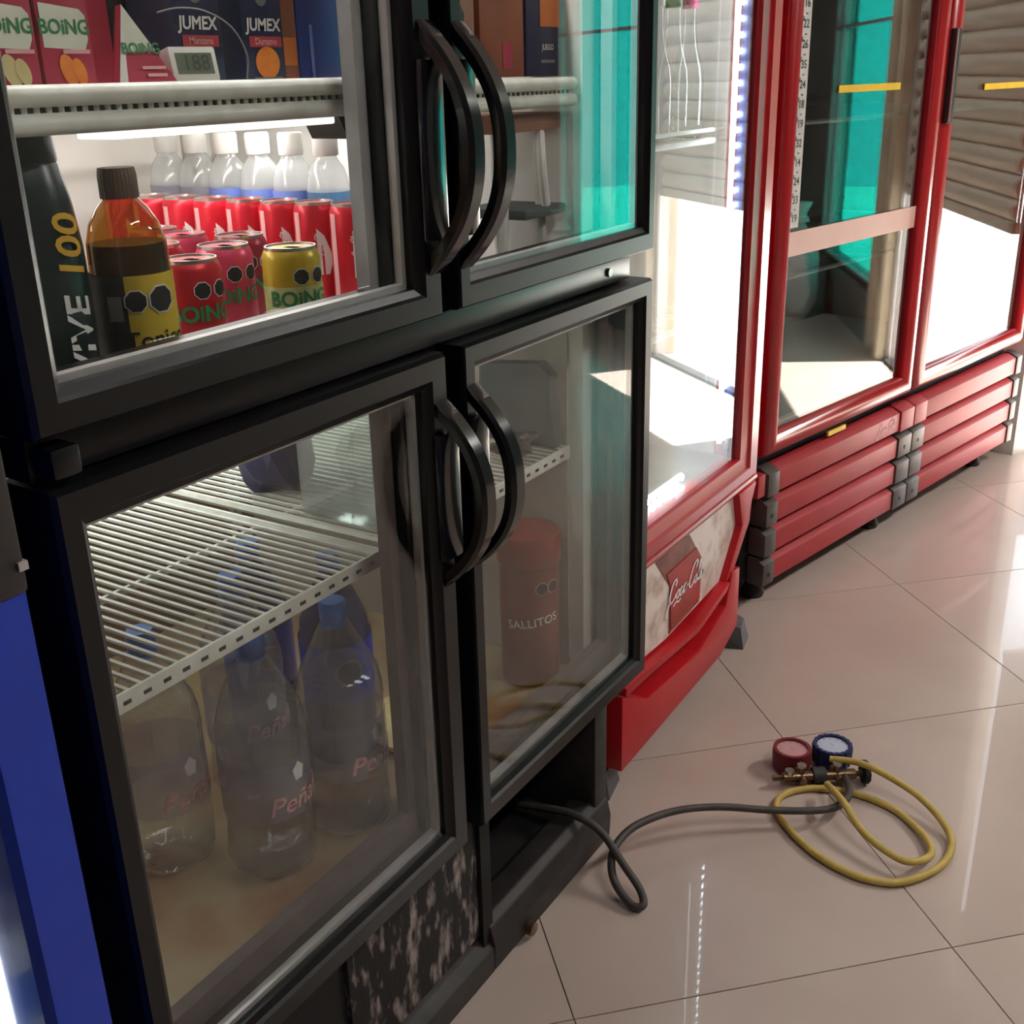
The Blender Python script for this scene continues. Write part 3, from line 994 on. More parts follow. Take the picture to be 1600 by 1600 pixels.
# ------------------------------------------------------------------ top shelf cartons
def carton(name, label, x, y, w, d, h, rz, side, group=None, cat='carton'):
    t = thing(name, label, cat, (x, y, ZT), rz, group)
    MB().box(-w / 2, w / 2, 0, d, 0, h, 0.002).build('box', side, t, world=False, smooth=30)
    return t


def face(t, geo, x, z, material, name, y=-0.0006, rot=0.0):
    return flat(geo, (x, y, z), (1, 0, 0), (0, 0, 1), rot=rot).build(name, material, t, world=False, smooth=0)


for (x, lab, fruit) in ((0.588, 'pink juice carton with pale split fruit at the far left of the top shelf', 'fruit_cream'),
                        (0.641, 'pink juice carton with orange fruit on the top shelf', 'fruit_orange')):
    t = carton('juice_carton', lab, x, 0.826, 0.050, 0.036, 0.135, 0.0, 'carton_pink', 'juice cartons on the top shelf')
    bn = [(-0.022, 0.028), (0.022, 0.030), (0.022, 0.052), (0.015, 0.074), (-0.015, 0.078), (-0.023, 0.066), (-0.022, 0.04)]
    face(t, ([(-0.022, 0.040), (0.017, 0.038), (0.021, 0.046), (0.021, 0.064), (0.016, 0.069), (-0.022, 0.073)], [(0, 1, 2, 3, 4, 5)]),
         0, -0.008, 'banner_cream', 'banner')
    face(t, text_geo('BOiNG', 0.0155, bold=0.02), -0.001, 0.047, 'print_green', 'lettering', -0.0012)
    face(t, ngon_geo(16, 0.0075, sy=1.7, rot=0), -0.002, 0.015, fruit, 'fruit_picture', -0.0010, rot=0.35)
    face(t, ngon_geo(16, 0.0062, sy=1.7, rot=0), 0.008, 0.014, fruit, 'fruit_picture', -0.0014, rot=0.35)
    face(t, rect_geo(0.026, 0.003), 0.008, 0.029, 'print_pink', 'small_print', -0.0011)
# tetrahedral carton
t = thing('tetra_carton', 'pointed white and pink juice pouch beside the small thermometer', 'carton', (0.718, 0.822, ZT), 0.0,
          'juice cartons on the top shelf')
V = [(-0.034, 0.0, 0), (0.030, -0.006, 0), (0.004, 0.055, 0), (-0.016, 0.006, 0.066), (-0.008, 0.022, 0.066)]
MB().add(V, [(0, 1, 3), (1, 2, 4, 3), (2, 0, 3, 4), (0, 2, 1)]).build('pouch', 'carton_pink', t, world=False, smooth=0)
def lerp3(a, b, t_):
    return tuple(a[i] + (b[i] - a[i]) * t_ for i in range(3))
off = (0, -0.0008, 0.0002)
q = [lerp3(V[0], V[3], 0.40), lerp3(V[1], V[3], 0.45), V[3], lerp3(V[0], V[3], 0.40)]
MB().add([tuple(p[i] + off[i] for i in range(3)) for p in (lerp3(V[0], V[3], 0.42), lerp3(V[1], V[3], 0.45), V[3])], [(0, 1, 2)]) \
    .build('white_tip', 'banner_cream', t, world=False, smooth=0)
MB().add([tuple(p[i] + off[i] * 1.2 for i in range(3)) for p in (V[0], lerp3(V[0], V[1], 0.14), V[3])], [(0, 1, 2)]) \
    .build('white_edge', 'print_white', t, world=False, smooth=0)
fx = Vector(V[1]) - Vector(V[0])
fn = fx.cross(Vector(V[3]) - Vector(V[0])).normalized()
flat(text_geo('BOiNG', 0.0125, bold=0.02), Vector((-0.006, 0.0012, 0.031)) + fn * 0.0022, fx, fn.cross(fx)) \
    .build('lettering', 'print_green', t, world=False, smooth=0)
flat(rect_geo(0.024, 0.0026), Vector((0.004, -0.002, 0.016)) + fn * 0.0018, fx, fn.cross(fx)).build('small_print', 'print_pink', t, world=False, smooth=0)
flat(rect_geo(0.020, 0.0026), Vector((0.006, -0.003, 0.010)) + fn * 0.0018, fx, fn.cross(fx)).build('small_print', 'print_pink', t, world=False, smooth=0)
t = carton('juice_carton', 'pink juice carton standing behind the pointed juice pouch', 0.706, 0.885, 0.060, 0.036, 0.135, 0.0, 'carton_pink', 'juice cartons on the top shelf')
t = carton('snack_carton', 'dark brown carton behind the pouch and the first navy carton', 0.772, 0.895, 0.050, 0.036, 0.150, 0.0, 'label_dark', 'juice cartons on the top shelf')
# dark blue nectar cartons
for (x, w, name2, lab, pic) in ((0.788, 0.058, 'Manzana', 'navy nectar carton behind the small thermometer', None),
                                (0.872, 0.056, 'Durazno', 'navy nectar carton with an orange peach picture', 'fruit_orange')):
    t = carton('nectar_carton', lab, x, 0.830, w, 0.058, 0.170, 0.0, 'carton_navy', 'juice cartons on the top shelf')
    face(t, text_geo('JUMEX', 0.0155, bold=0.025, shear=0.1), 0, 0.053, 'print_white', 'lettering', -0.0008)
    face(t, rect_geo(0.044, 0.0095), 0.002, 0.0385, 'tag_red', 'flavour_tag', -0.0006)
    face(t, text_geo(name2, 0.0085, bold=0.015), 0.002, 0.0385, 'print_pink', 'flavour_name', -0.0010)
    face(t, ngon_geo(20, 0.008), 0, 0.078, 'print_grey', 'emblem', -0.0007)
    if pic:
        face(t, ngon_geo(20, 0.0145, sx=1.15), 0.002, 0.0195, pic, 'fruit_picture', -0.0008)
        face(t, rect_geo(0.040, 0.0022), 0.002, 0.0055, 'print_grey', 'small_print', -0.0009)
t = carton('snack_carton', 'narrow brown and orange carton beside the blue carton on the top shelf', 0.912, 0.835, 0.026, 0.05, 0.15, 0.0, 'carton_brown',
           'juice cartons on the top shelf')
face(t, rect_geo(0.020, 0.026), 0, 0.030, 'carton_orange', 'picture')
t = carton('milk_carton', 'bright blue carton at the right end of the left top shelf', 0.965, 0.838, 0.072, 0.05, 0.16, 0.0, 'carton_blue',
           'juice cartons on the top shelf')
face(t, rect_geo(0.005, 0.055), -0.016, 0.028, 'label_blue', 'stripe')
# right-hand door cartons
t = carton('snack_carton', 'tan carton at the left of the right-hand top shelf', 1.172, 0.806, 0.064, 0.05, 0.15, 0.0, 'brown_board', 'cartons behind the right door')
face(t, ([(-0.012, 0.02), (0.004, 0.015), (0.010, 0.07), (-0.002, 0.085)], [(0, 1, 2, 3)]), 0, 0, 'label_dark', 'picture')
t = carton('snack_carton', 'red brown carton in the middle of the right-hand top shelf', 1.265, 0.806, 0.100, 0.05, 0.15, 0.0, 'carton_brown', 'cartons behind the right door')
face(t, rect_geo(0.022, 0.030), 0.01, 0.025, 'carton_pink', 'picture')
t = carton('snack_carton', 'blue and orange carton at the right of the right-hand top shelf', 1.362, 0.806, 0.082, 0.05, 0.15, 0.0, 'carton_navy', 'cartons behind the right door')
face(t, rect_geo(0.050, 0.05), 0.018, 0.085, 'carton_orange', 'picture')
face(t, text_geo('JUEGO', 0.010, bold=0.01), 0.012, 0.035, 'print_white', 'lettering', -0.0009)
face(t, rect_geo(0.036, 0.004), 0.012, 0.018, 'print_grey', 'small_print', -0.0009)

# thermometer with probe wire
t = thing('digital_thermometer', 'small white digital thermometer with grey screen on the top shelf', 'thermometer', (0.766, 0.813, ZT + 0.0045), -0.20)
mt = Matrix.Rotation(math.radians(-12), 4, 'X')
MB().box(-0.024, 0.024, 0, 0.018, 0, 0.030, 0.003).xf(mt).build('case', 'device_white', t, world=False)
MB().box(-0.0185, 0.0185, -0.0006, 0.001, 0.006, 0.024).xf(mt).build('screen', 'lcd', t, world=False, smooth=0)
flat(text_geo('188', 0.019, bold=0.0), (0.001, -0.0012, 0.0148), (1, 0, 0), (0, 0, 1)).xf(mt).build('digits', 'lcd_ink', t, world=False, smooth=0)
MB().tube(spline([(-0.03, 0.006, 0.056), (-0.01, 0.004, 0.060), (0.015, 0.002, 0.058), (0.040, 0.0, 0.045), (0.054, 0.0, 0.022), (0.054, 0.004, 0.001)], 6),
          0.0008, 5).build('probe_wire', 'print_grey', t, world=False)

# rack with brown boards, bottle and bag behind the right door
t = thing('shelf_rack', 'pale little rack with brown boards behind the upper right glass', 'rack', (1.325, 0.838, Z1))
for x, y in ((-0.05, -0.02), (0.045, -0.02), (-0.05, 0.05), (0.045, 0.05)):
    MB().tube(spline([(x * 1.15, y, 0.0), (x, y, 0.12), (x * 0.9, y, 0.225)], 4), 0.007, 8).build('leg', 'white_wire', t, world=False)
MB().box(-0.085, 0.078, -0.035, 0.07, 0.225, 0.247, 0.003).build('board', 'brown_board', t, world=False)
MB().box(-0.035, 0.072, -0.045, 0.06, 0.115, 0.128, 0.003).build('board', 'tray_grey', t, world=False)
MB().tube(spline([(0.03, -0.03, 0.222), (0.015, -0.04, 0.200), (0.010, -0.045, 0.170), (0.018, -0.045, 0.13)], 5), 0.006, 8).build('hook', 'print_white', t, world=False)
t = small_bottle(1.185, 0.905, 'blue_water', 'small clear bottle with blue label behind the upper right glass')
t['group'] = 'loose bottles behind the upper right glass'
t = small_bottle(1.230, 0.985, 'label_blue', 'small clear bottle farther back behind the upper right glass')
t['group'] = 'loose bottles behind the upper right glass'


def blob(name, material, parent, c, rx, ry, rz_, n=14, rough=0.15, seed=1):
    rnd = random.Random(seed)
    bm = bmesh.new()
    bmesh.ops.create_icosphere(bm, subdivisions=3, radius=1.0)
    ph = [(Vector((rnd.uniform(-1, 1), rnd.uniform(-1, 1), rnd.uniform(-1, 1))) * 6, rnd.uniform(0, 6)) for _ in range(6)]
    for v in bm.verts:
        k = 1 + rough * sum(math.sin(v.co.dot(p) + q) for p, q in ph) / 3
        z = max(v.co.z * k, -0.8)
        v.co = Vector((v.co.x * k * rx + c[0], v.co.y * k * ry + c[1], (z + 0.8) * rz_ + c[2]))
    return MB().frombm(bm).build(name, material, parent, smooth=20, world=False)


t = thing('plastic_bag', 'crumpled clear plastic bag low behind the upper right glass', 'bag', (1.130, 0.850, Z1))
blob('bag', 'box_plastic', t, (0, 0, 0), 0.036, 0.03, 0.060, seed=3, rough=0.3)

# ------------------------------------------------------------------ lower left: big water bottles
def big_bottle(x, y, label, off=0.0, h=0.318, full=0.224):
    t = thing('water_bottle', label, 'bottle', (x, y, ZF), 0, 'large clear bottles with blue caps')
    a = toward_cam(x, y)
    r = 0.0535
    vs_, fs_ = [], []
    prof_ = [(0.030, 0.006), (0.047, 0.010), (0.0530, 0.030), (0.0535, 0.06), (0.0520, 0.075), (0.0535, 0.09), (0.0535, 0.170), (0.0542, 0.185),
             (0.0525, 0.208), (0.0460, 0.230), (0.0370, 0.250), (0.0275, 0.269), (0.0190, 0.286), (0.0150, 0.293), (0.0140, h - 0.014)]
    n = 40
    for j, (rr, z) in enumerate(prof_):
        for i in range(n):
            an = 2 * PI * i / n
            lobes = 1 + (0.06 * math.cos(5 * an) if j < 3 else 0)
            zz = z - (0.006 * (math.cos(5 * an) > 0) if j == 0 else 0)
            vs_.append((rr * lobes * math.cos(an), rr * lobes * math.sin(an), max(zz, 0.0005)))
    for j in range(len(prof_) - 1):
        for i in range(n):
            k = (i + 1) % n
            fs_.append((j * n + i, j * n + k, (j + 1) * n + k, (j + 1) * n + i))
    fs_.append(tuple(range(n))[::-1])
    MB().add(vs_, fs_).build('bottle', 'pet', t, world=False)
    ins = 0.0016
    lp = [(0.0, 0.008), (0.030, 0.009), (0.046, 0.014), (0.0514, 0.032), (0.0519, 0.06), (0.0504, 0.075), (0.0519, 0.09), (0.0519, 0.170), (0.0526, 0.185)]
    top = [(rr - ins, z) for rr, z in prof_ if 0.19 < z < full]
    rl = top[-1][0] if top else 0.052
    MB().lathe(lp + top + [(rl - 0.001, full), (0.0, full)], 36, cap0=False, cap1=False).build('drink', 'water', t, world=False)
    MB().lathe([(r + 0.0006, 0.092), (r + 0.0006, 0.168)], 36, cap0=False, cap1=False).build('label_band', 'film_label', t, world=False)
    wrap(text_geo('Peñafiel', 0.034, shear=0.25, bold=0.01), r, a + 0.95 + off, 0.112, eps=0.0016).build('lettering', 'print_pink', t, world=False)
    wrap(ngon_geo(5, 0.009, rot=0.3, sy=1.5), r, a + 0.75 + off, 0.150, eps=0.0014).build('splash_print', 'print_white', t, world=False)
    MB().lathe([(0.0155, h - 0.026), (0.0165, h - 0.024), (0.0165, h - 0.004), (0.0150, h)], 28).build('cap', 'cap_blue', t, world=False)
    MB().lathe([(0.0170, h - 0.032), (0.0170, h - 0.028)], 24).build('neck_ring', 'cap_blue', t, world=False)
    return t


big_bottle(0.800, 0.874, 'large clear bottle with blue cap at the front of the cooler floor', 0.0)
big_bottle(0.912, 0.846, 'large clear bottle with blue cap nearest the centre post', 0.1)
big_bottle(0.742, 0.990, 'large clear bottle behind the front one, below the wire shelf', -0.1)
big_bottle(0.905, 1.010, 'large clear bottle at the back, its cap seen through the wire shelf', -0.1)

# bundle of dark blue bottles behind
def blue_bottle(x, y, label):
    t = thing('soda_bottle', label, 'bottle', (x, y, ZF), 0, 'dark blue soda bottles at the back')
    a = toward_cam(x, y)
    MB().lathe([(0.040, 0.0), (0.048, 0.01), (0.050, 0.10), (0.047, 0.13), (0.050, 0.17), (0.046, 0.215), (0.030, 0.255), (0.015, 0.280), (0.0135, 0.295)], 28) \
        .build('bottle', 'bag_blue', t, world=False)
    MB().lathe([(0.0505, 0.10), (0.0510, 0.19)], 28, cap0=False, cap1=False).build('label_band', 'blue_paint', t, world=False)
    wrap(ngon_geo(20, 0.020), 0.0512, a + 0.3, 0.150, eps=0.001).build('emblem', 'print_grey', t, world=False)
    wrap(ngon_geo(20, 0.016), 0.0512, a + 0.3, 0.150, eps=0.0016).build('emblem_centre', 'bag_blue', t, world=False)
    MB().lathe([(0.0155, 0.286), (0.0165, 0.288), (0.0165, 0.306), (0.0150, 0.310)], 24).build('cap', 'cap_blue', t, world=False)


blue_bottle(1.035, 0.960, 'dark blue soda bottle with round emblem behind the right clear bottle')
blue_bottle(1.010, 1.085, 'dark blue soda bottle farthest back under the wire shelf')

# clear storage box and dark pouch on the wire shelf
t = thing('plastic_box', 'clear rectangular plastic box standing on the lower wire shelf', 'box', (1.046, 0.900, ZW), 0)
b = MB()
bp = [(-0.050, -0.062), (0.055, -0.062), (0.055, 0.060), (-0.050, 0.060)]
b.prism(bp, 0.0, 0.003, 'z')
b.box(-0.050, 0.055, -0.062, -0.060, 0.002, 0.19).box(-0.050, 0.055, 0.058, 0.060, 0.002, 0.19)
b.box(-0.050, -0.048, -0.060, 0.058, 0.002, 0.19).box(0.053, 0.055, -0.060, 0.058, 0.002, 0.19)
b.build('box', 'box_plastic', t, world=False, smooth=0)
MB().ring((-0.054, 0.059, -0.066, 0.064), (-0.048, 0.053, -0.060, 0.058), [(0, 0), (0, 0.006), (1, 0.006), (1, 0)]) \
    .xf(Matrix.Translation((0, 0, 0.184)) @ Matrix.Rotation(PI / 2, 4, 'X')).build('rim', 'box_plastic', t, world=False, smooth=0)
blob('crumpled_bag', 'pet', t, (0.008, -0.01, 0.004), 0.034, 0.036, 0.055, seed=9, rough=0.35)
t = thing('blue_pouch', 'dark navy pouch lying behind the clear box on the wire shelf', 'pouch', (1.060, 1.055, ZW))
blob('pouch', 'bag_blue', t, (0, 0, 0), 0.055, 0.05, 0.075, seed=5, rough=0.2)

# ------------------------------------------------------------------ lower right
t = thing('grey_tray', 'dark grey tray leaning on the side wall of the lower right section', 'tray', (1.388, 0.875, ZW))
MB().prism([(-0.072, 0.0), (0.065, 0.0), (0.060, 0.112), (0.040, 0.120), (-0.045, 0.128), (-0.064, 0.112)], -0.012, 0.012, 'x', 0.003) \
    .build('tray', 'tray_grey', t, world=False)
MB().box(-0.0135, -0.0125, -0.060, 0.055, 0.012, 0.105).build('inner_panel', 'tray_grey', t, world=False, smooth=0)
t = thing('black_bag', 'crumpled black bag at the right end of the lower wire shelf', 'bag', (1.325, 0.840, ZW))
blob('bag', 'bag_black', t, (0, 0, 0), 0.040, 0.026, 0.020, seed=12, rough=0.35)
t = thing('snack_jar', 'orange snack jar with red orange lid on the floor of the lower right section', 'jar', (1.352, 0.838, ZF))
a = toward_cam(1.352, 0.838)
MB().lathe([(0.040, 0.0), (0.046, 0.006), (0.047, 0.195), (0.044, 0.212)], 28).build('jar', 'jar_orange', t, world=False)
MB().lathe([(0.048, 0.205), (0.0495, 0.208), (0.0495, 0.250), (0.047, 0.254)], 28).build('lid', 'jar_lid', t, world=False)
wrap(text_geo('SALLITOS', 0.020, bold=0.01), 0.047, a + 0.12, 0.115, rot=0.12).build('lettering', 'print_white', t, world=False)
w, b = MB(), MB()
octagon(w, b, 0.047, a + 0.42, 0.172, 0.0100)
octagon(w, b, 0.047, a + 0.85, 0.172, 0.0100)
w.build('seal_border', 'print_pink', t, world=False)
b.build('warning_seal', 'print_black', t, world=False)
t = thing('dark_bag', 'dark purple bag leaning against the orange snack jar', 'bag', (1.265, 0.935, ZF))
blob('bag', 'label_dark', t, (0, 0, 0), 0.034, 0.034, 0.12, seed=21, rough=0.2)
t = thing('round_tray', 'shallow pale round tray on the floor of the lower right section', 'tray', (1.140, 0.900, ZF))
MB().lathe([(0.06, 0.0), (0.08, 0.002), (0.086, 0.014), (0.083, 0.014), (0.077, 0.005), (0.001, 0.005)], 40).build('tray', 'fruit_cream', t, world=False)

# ================================================================== blue cooler at the near left
BL = thing('blue_cooler', 'blue drinks cooler with lit edge at the near left', 'cooler', (0.05, 0.95, 0))
MB().box(-0.30, -0.27, 0.67, 1.30, 0.06, 1.95).build('side_panel', 'blue_paint', BL)
MB().box(0.358, 0.388, 0.67, 1.30, 0.06, 1.95, 0.004).build('side_panel', 'blue_paint', BL)
MB().box(-0.27, 0.358, 1.27, 1.30, 0.06, 1.95).build('back_panel', 'inner_white', BL)
MB().box(-0.27, 0.358, 0.67, 1.27, 0.06, 0.32).build('base', 'blue_paint', BL)
MB().box(-0.27, 0.358, 0.67, 1.27, 1.85, 1.95).build('top_panel', 'blue_paint', BL)
d = MB().ring((-0.30, 0.388, 0.30, 1.92), (-0.25, 0.338, 0.36, 1.86), [(0, 0.668), (0, 0.626), (0.08, 0.620), (0.9, 0.620), (1, 0.628), (1, 0.668)]) \
    .build('door', 'blue_paint', BL, smooth=25)
MB().box(-0.254, 0.342, 0.640, 0.644, 0.356, 1.864).build('pane', 'door_glass', d, smooth=0)
MB().box(0.340, 0.386, 0.617, 0.668, 0.968, 1.30, 0.004).build('handle_cover', 'dusty_black', d)
MB().box(0.380, 0.3868, 0.615, 0.626, 0.984, 0.990).build('cover_glint', 'aluminium', d, smooth=0)  # pale sliver put in as the highlight on the handle cover
MB().box(0.334, 0.352, 0.674, 0.690, 0.34, 1.84).build('light_strip', 'blue_led', BL, smooth=0)
sf = MB()
for i in range(40):
    x = -0.26 + 0.60 * i / 39
    sf.tube([(x, 0.71, 0.44), (x, 1.25, 0.44)], 0.003, 5)
sf.tube([(-0.262, 0.71, 0.436), (0.345, 0.71, 0.436)], 0.006, 8)
sf.build('wire_shelf', 'white_wire', BL)
for x in (0.285,):
    t = thing('white_can', 'white and blue can beside the lit edge of the blue cooler', 'can', (x, 0.755, 0.4435))
    MB().lathe(can_body(0.030, 0.20), 24).build('body', 'print_white', t, world=False)
    MB().lathe([(0.0304, 0.11), (0.0304, 0.16)], 24, cap0=False, cap1=False).build('label_band', 'cap_blue', t, world=False)
    can_lid(t, 0.030, 0.20)
MB().box(-0.30, -0.24, 0.70, 0.76, 0.0, 0.06, 0.006).build('foot', 'rubber', BL)
MB().box(0.32, 0.38, 0.70, 0.76, 0.0, 0.06, 0.006).build('foot', 'rubber', BL)
MB().box(-0.30, -0.24, 1.20, 1.26, 0.0, 0.06, 0.006).build('foot', 'rubber', BL)
MB().box(0.32, 0.38, 1.20, 1.26, 0.0, 0.06, 0.006).build('foot', 'rubber', BL)

# ================================================================== single-door red cooler
RC = thing('red_cooler', 'red single-door drinks cooler with bright light strips beside the black cooler', 'cooler', (1.91, 1.1, 0))
CX0, CX1 = 1.572, 2.252
MB().box(CX0, CX0 + 0.03, 0.852, 1.47, 0.09, 1.98).build('side_panel', 'red_paint', RC)
MB().box(CX1 - 0.03, CX1, 0.852, 1.47, 0.09, 1.98, 0.004).build('side_panel', 'red_paint', RC)
MB().box(CX0 + 0.03, CX1 - 0.03, 1.44, 1.47, 0.09, 1.98).build('back_panel', 'inner_white', RC)
MB().box(CX0 + 0.03, CX1 - 0.03, 0.852, 1.44, 1.90, 1.98).build('top_panel', 'red_paint', RC)
MB().box(CX0 + 0.03, CX1 - 0.03, 0.86, 1.44, 0.09, 0.475).build('base', 'black_matt', RC)
MB().box(CX0 + 0.03, CX1 - 0.03, 0.86, 1.44, 0.475, 0.482).build('floor_panel', 'inner_grey', RC)
MB().box(CX1 - 0.036, CX1 - 0.030, 0.89, 1.44, 0.482, 1.90).build('inner_wall', 'inner_white', RC)
MB().box(CX0 + 0.030, CX0 + 0.036, 0.89, 1.44, 0.482, 1.90).build('inner_wall', 'inner_white', RC)
d = MB().ring((CX0, CX1, 0.430, 1.90), (CX0 + 0.045, 2.172, 0.494, 1.84),
              [(0, 0.848), (0, 0.808), (0.06, 0.800), (0.55, 0.800), (0.62, 0.806), (0.95, 0.812), (1, 0.818), (1, 0.848)]) \
    .build('door', 'red_paint', RC, smooth=25)
MB().box(CX0 + 0.041, 2.176, 0.822, 0.827, 0.490, 1.844).build('pane', 'far_door_glass', d, smooth=0)
MB().tube([(CX0 + 0.02, 0.802, 0.437), (CX1 - 0.012, 0.802, 0.437)], 0.008, 8).build('lower_bead', 'red_paint', d)
MB().box(2.160, 2.172, 0.8285, 0.846, 0.50, 1.84).build('side_seal', 'bag_blue', d, smooth=0)
MB().box(2.150, 2.158, 0.829, 0.840, 0.52, 0.56).build('tag', 'print_grey', d, smooth=0)
# vertical light strips and a bottom bar for their reflection, each with diodes
def led_bar(name, p0, p1, n, parent, half=0.005):
    p0, p1 = Vector(p0), Vector(p1)
    bar = MB().tube([p0, p1], 0.006, 6).build(name, 'led_bar', parent)
    g = MB()
    for i in range(n):
        c = p0 + (p1 - p0) * ((i + 0.5) / n)
        g.box(c.x - half, c.x + half, c.y - 0.0095, c.y - 0.0068, c.z - half, c.z + half)
    g.build('diodes', 'led_white', bar, smooth=0)
    return bar


led_bar('light_strip', (2.152, 0.852, 0.53), (2.152, 0.852, 1.82), 46, RC)
led_bar('light_strip', (1.640, 0.852, 0.53), (1.640, 0.852, 1.82), 46, RC)
led_bar('light_strip', (1.68, 0.870, 0.502), (2.00, 0.870, 0.502), 12, RC)  # glowing bar built in place of the vertical strip's reflection
ld = bpy.data.lights.new('strip_light', 'AREA')
ld.shape = 'RECTANGLE'
ld.size = 0.02
ld.size_y = 1.25
ld.energy = 1.6
ld.color = (0.85, 0.95, 1.0)
lo = bpy.data.objects.new('strip_light', ld)
COL.objects.link(lo)
lo.parent = RC
lo.location = Vector((2.14, 0.872, 1.17)) - Vector(RC.location)
lo.rotation_euler = (math.radians(90), 0, math.radians(35))
# shelf inside with clear bottles
s = MB()
for i in range(36):
    x = 1.62 + 0.58 * i / 35
    s.tube([(x, 0.895, 1.145), (x, 1.40, 1.145)], 0.0028, 5)
s.tube([(1.615, 0.893, 1.142), (2.208, 0.893, 1.142)], 0.006, 8)
s.tube([(1.615, 0.893, 1.162), (2.208, 0.893, 1.162)], 0.004, 8)
s.build('wire_shelf', 'white_wire', RC)
s = MB()
for i in range(36):
    x = 1.62 + 0.58 * i / 35
    s.tube([(x, 0.895, 0.80), (x, 1.40, 0.80)], 0.0028, 5)
s.tube([(1.615, 0.893, 0.797), (2.208, 0.893, 0.797)], 0.006, 8)
s.build('wire_shelf', 'white_wire', RC)


def glass_bottle(x, y, cap, label):
    t = thing('glass_bottle', label, 'bottle', (x, y, 1.1485), 0, 'clear bottles in the red single-door cooler')
    MB().lathe([(0.026, 0.0), (0.030, 0.006), (0.0305, 0.10), (0.028, 0.125), (0.017, 0.165), (0.013, 0.200), (0.013, 0.232)], 24, cap1=False) \
        .build('bottle', 'pet', t, world=False)
    MB().lathe([(0.0150, 0.228), (0.0155, 0.230), (0.0150, 0.248), (0.0130, 0.250)], 20).build('cap', cap, t, world=False)


glass_bottle(1.975, 0.935, 'cap_white', 'clear bottle with white cap nearest the black cooler in the red cooler')
glass_bottle(2.050, 0.935, 'print_green', 'clear bottle with green cap on the red cooler shelf')
glass_bottle(2.122, 0.935, 'cap_magenta', 'clear bottle with magenta cap beside the light strip')

# printed kick panel, lip, bumper and feet
kp = MB().prism([(1.60, 0.245), (1.80, 0.235), (2.069, 0.250), (2.151, 0.353), (2.125, 0.432), (1.60, 0.432)], 0.806, 0.850, 'y') \
    .build('kick_panel', 'kick_print', RC, smooth=0)
MB().prism([(1.745, 0.420), (1.900, 0.420), (1.964, 0.346), (1.960, 0.250), (1.815, 0.240), (1.812, 0.345)], 0.8045, 0.8062, 'y') \
    .build('bottle_print', 'cola_brown', kp, smooth=0)
MB().prism([(1.795, 0.375), (1.935, 0.380), (1.964, 0.346), (1.960, 0.258), (1.820, 0.248), (1.812, 0.345)], 0.8030, 0.8047, 'y') \
    .build('label_print', 'label_red', kp, smooth=0)
flat(script_geo(0.0170), (1.884, 0.8020, 0.318), (1, 0, -0.02), (0, 0, 1)).build('lettering', 'print_white', kp, smooth=0)
MB().prism([(2.069, 0.250), (2.151, 0.353), (2.125, 0.432), (2.225, 0.432), (2.202, 0.392), (2.196, 0.349), (2.112, 0.262)], 0.790, 0.852, 'y', 0.002) \
    .build('corner_trim', 'red_bumper', RC)
MB().prism([(1.585, 0.222), (1.672, 0.220), (1.914, 0.205), (2.060, 0.236), (2.075, 0.252), (1.912, 0.219), (1.672, 0.236), (1.585, 0.240)], 0.782, 0.850, 'y', 0.002) \
    .build('lip', 'red_bumper', RC)
MB().box(1.60, 2.10, 0.840, 0.855, 0.10, 0.26).build('recess_panel', 'red_bumper', RC)
MB().prism([(1.578, 0.224), (1.682, 0.168), (1.925, 0.152), (2.068, 0.195), (2.096, 0.266), (2.140, 0.262), (2.142, 0.120), (2.05, 0.085), (1.578, 0.066)],
           0.786, 0.845, 'y', 0.004).build('bumper', 'red_bumper', RC)
for nm, x in (('foot', 2.262), ('foot', 1.584)):
    f = MB()
    vs_ = [(x - 0.05, 0.92, 0.0), (x + 0.055, 0.92, 0.0), (x + 0.058, 0.822, 0.0), (x - 0.012, 0.808, 0.0),
           (x - 0.05, 0.92, 0.086), (x + 0.046, 0.92, 0.086), (x + 0.048, 0.832, 0.050), (x - 0.004, 0.820, 0.050)]
    f.add(vs_, [(3, 2, 1, 0), (4, 5, 6, 7), (0, 1, 5, 4), (1, 2, 6, 5), (2, 3, 7, 6), (3, 0, 4, 7)])
    f.build(nm, 'foot_grey', RC, smooth=0)
for x in (1.62, 2.20):
    MB().lathe([(0.02, 0.0), (0.022, 0.02), (0.018, 0.09)], 14, c=(x, 1.40)).build('foot', 'rubber', RC)

# ================================================================== two-door red cooler, turned a little
A2 = math.radians(-11.7)
R2 = thing('red_double_cooler', 'red two-door cooler with slatted base near the shutter', 'cooler', (3.115, 0.693, 0), A2)


def L2(mb, name, material, parent=R2, smooth=40):
    return mb.build(name, material, parent, smooth=smooth, world=False)


L2(MB().box(-0.720, -0.690, 0.052, 0.74, 0.40, 1.96, 0.004), 'side_panel', 'red_paint')
L2(MB().box(0.815, 0.845, 0.052, 0.74, 0.40, 1.96, 0.004), 'side_panel', 'red_paint')
L2(MB().box(-0.690, 0.815, 0.71, 0.74, 0.40, 1.96), 'back_panel', 'c2_inner')
L2(MB().box(-0.690, 0.815, 0.052, 0.71, 1.90, 1.96), 'top_panel', 'red_paint')
L2(MB().box(-0.690, 0.815, 0.052, 0.71, 0.40, 0.43), 'floor_panel', 'c2_inner')
L2(MB().box(-0.715, 0.840, 0.060, 0.74, 0.075, 0.40), 'base', 'black_matt')
L2(MB().box(0.035, 0.100, 0.052, 0.09, 0.43, 1.90), 'centre_post', 'red_paint')


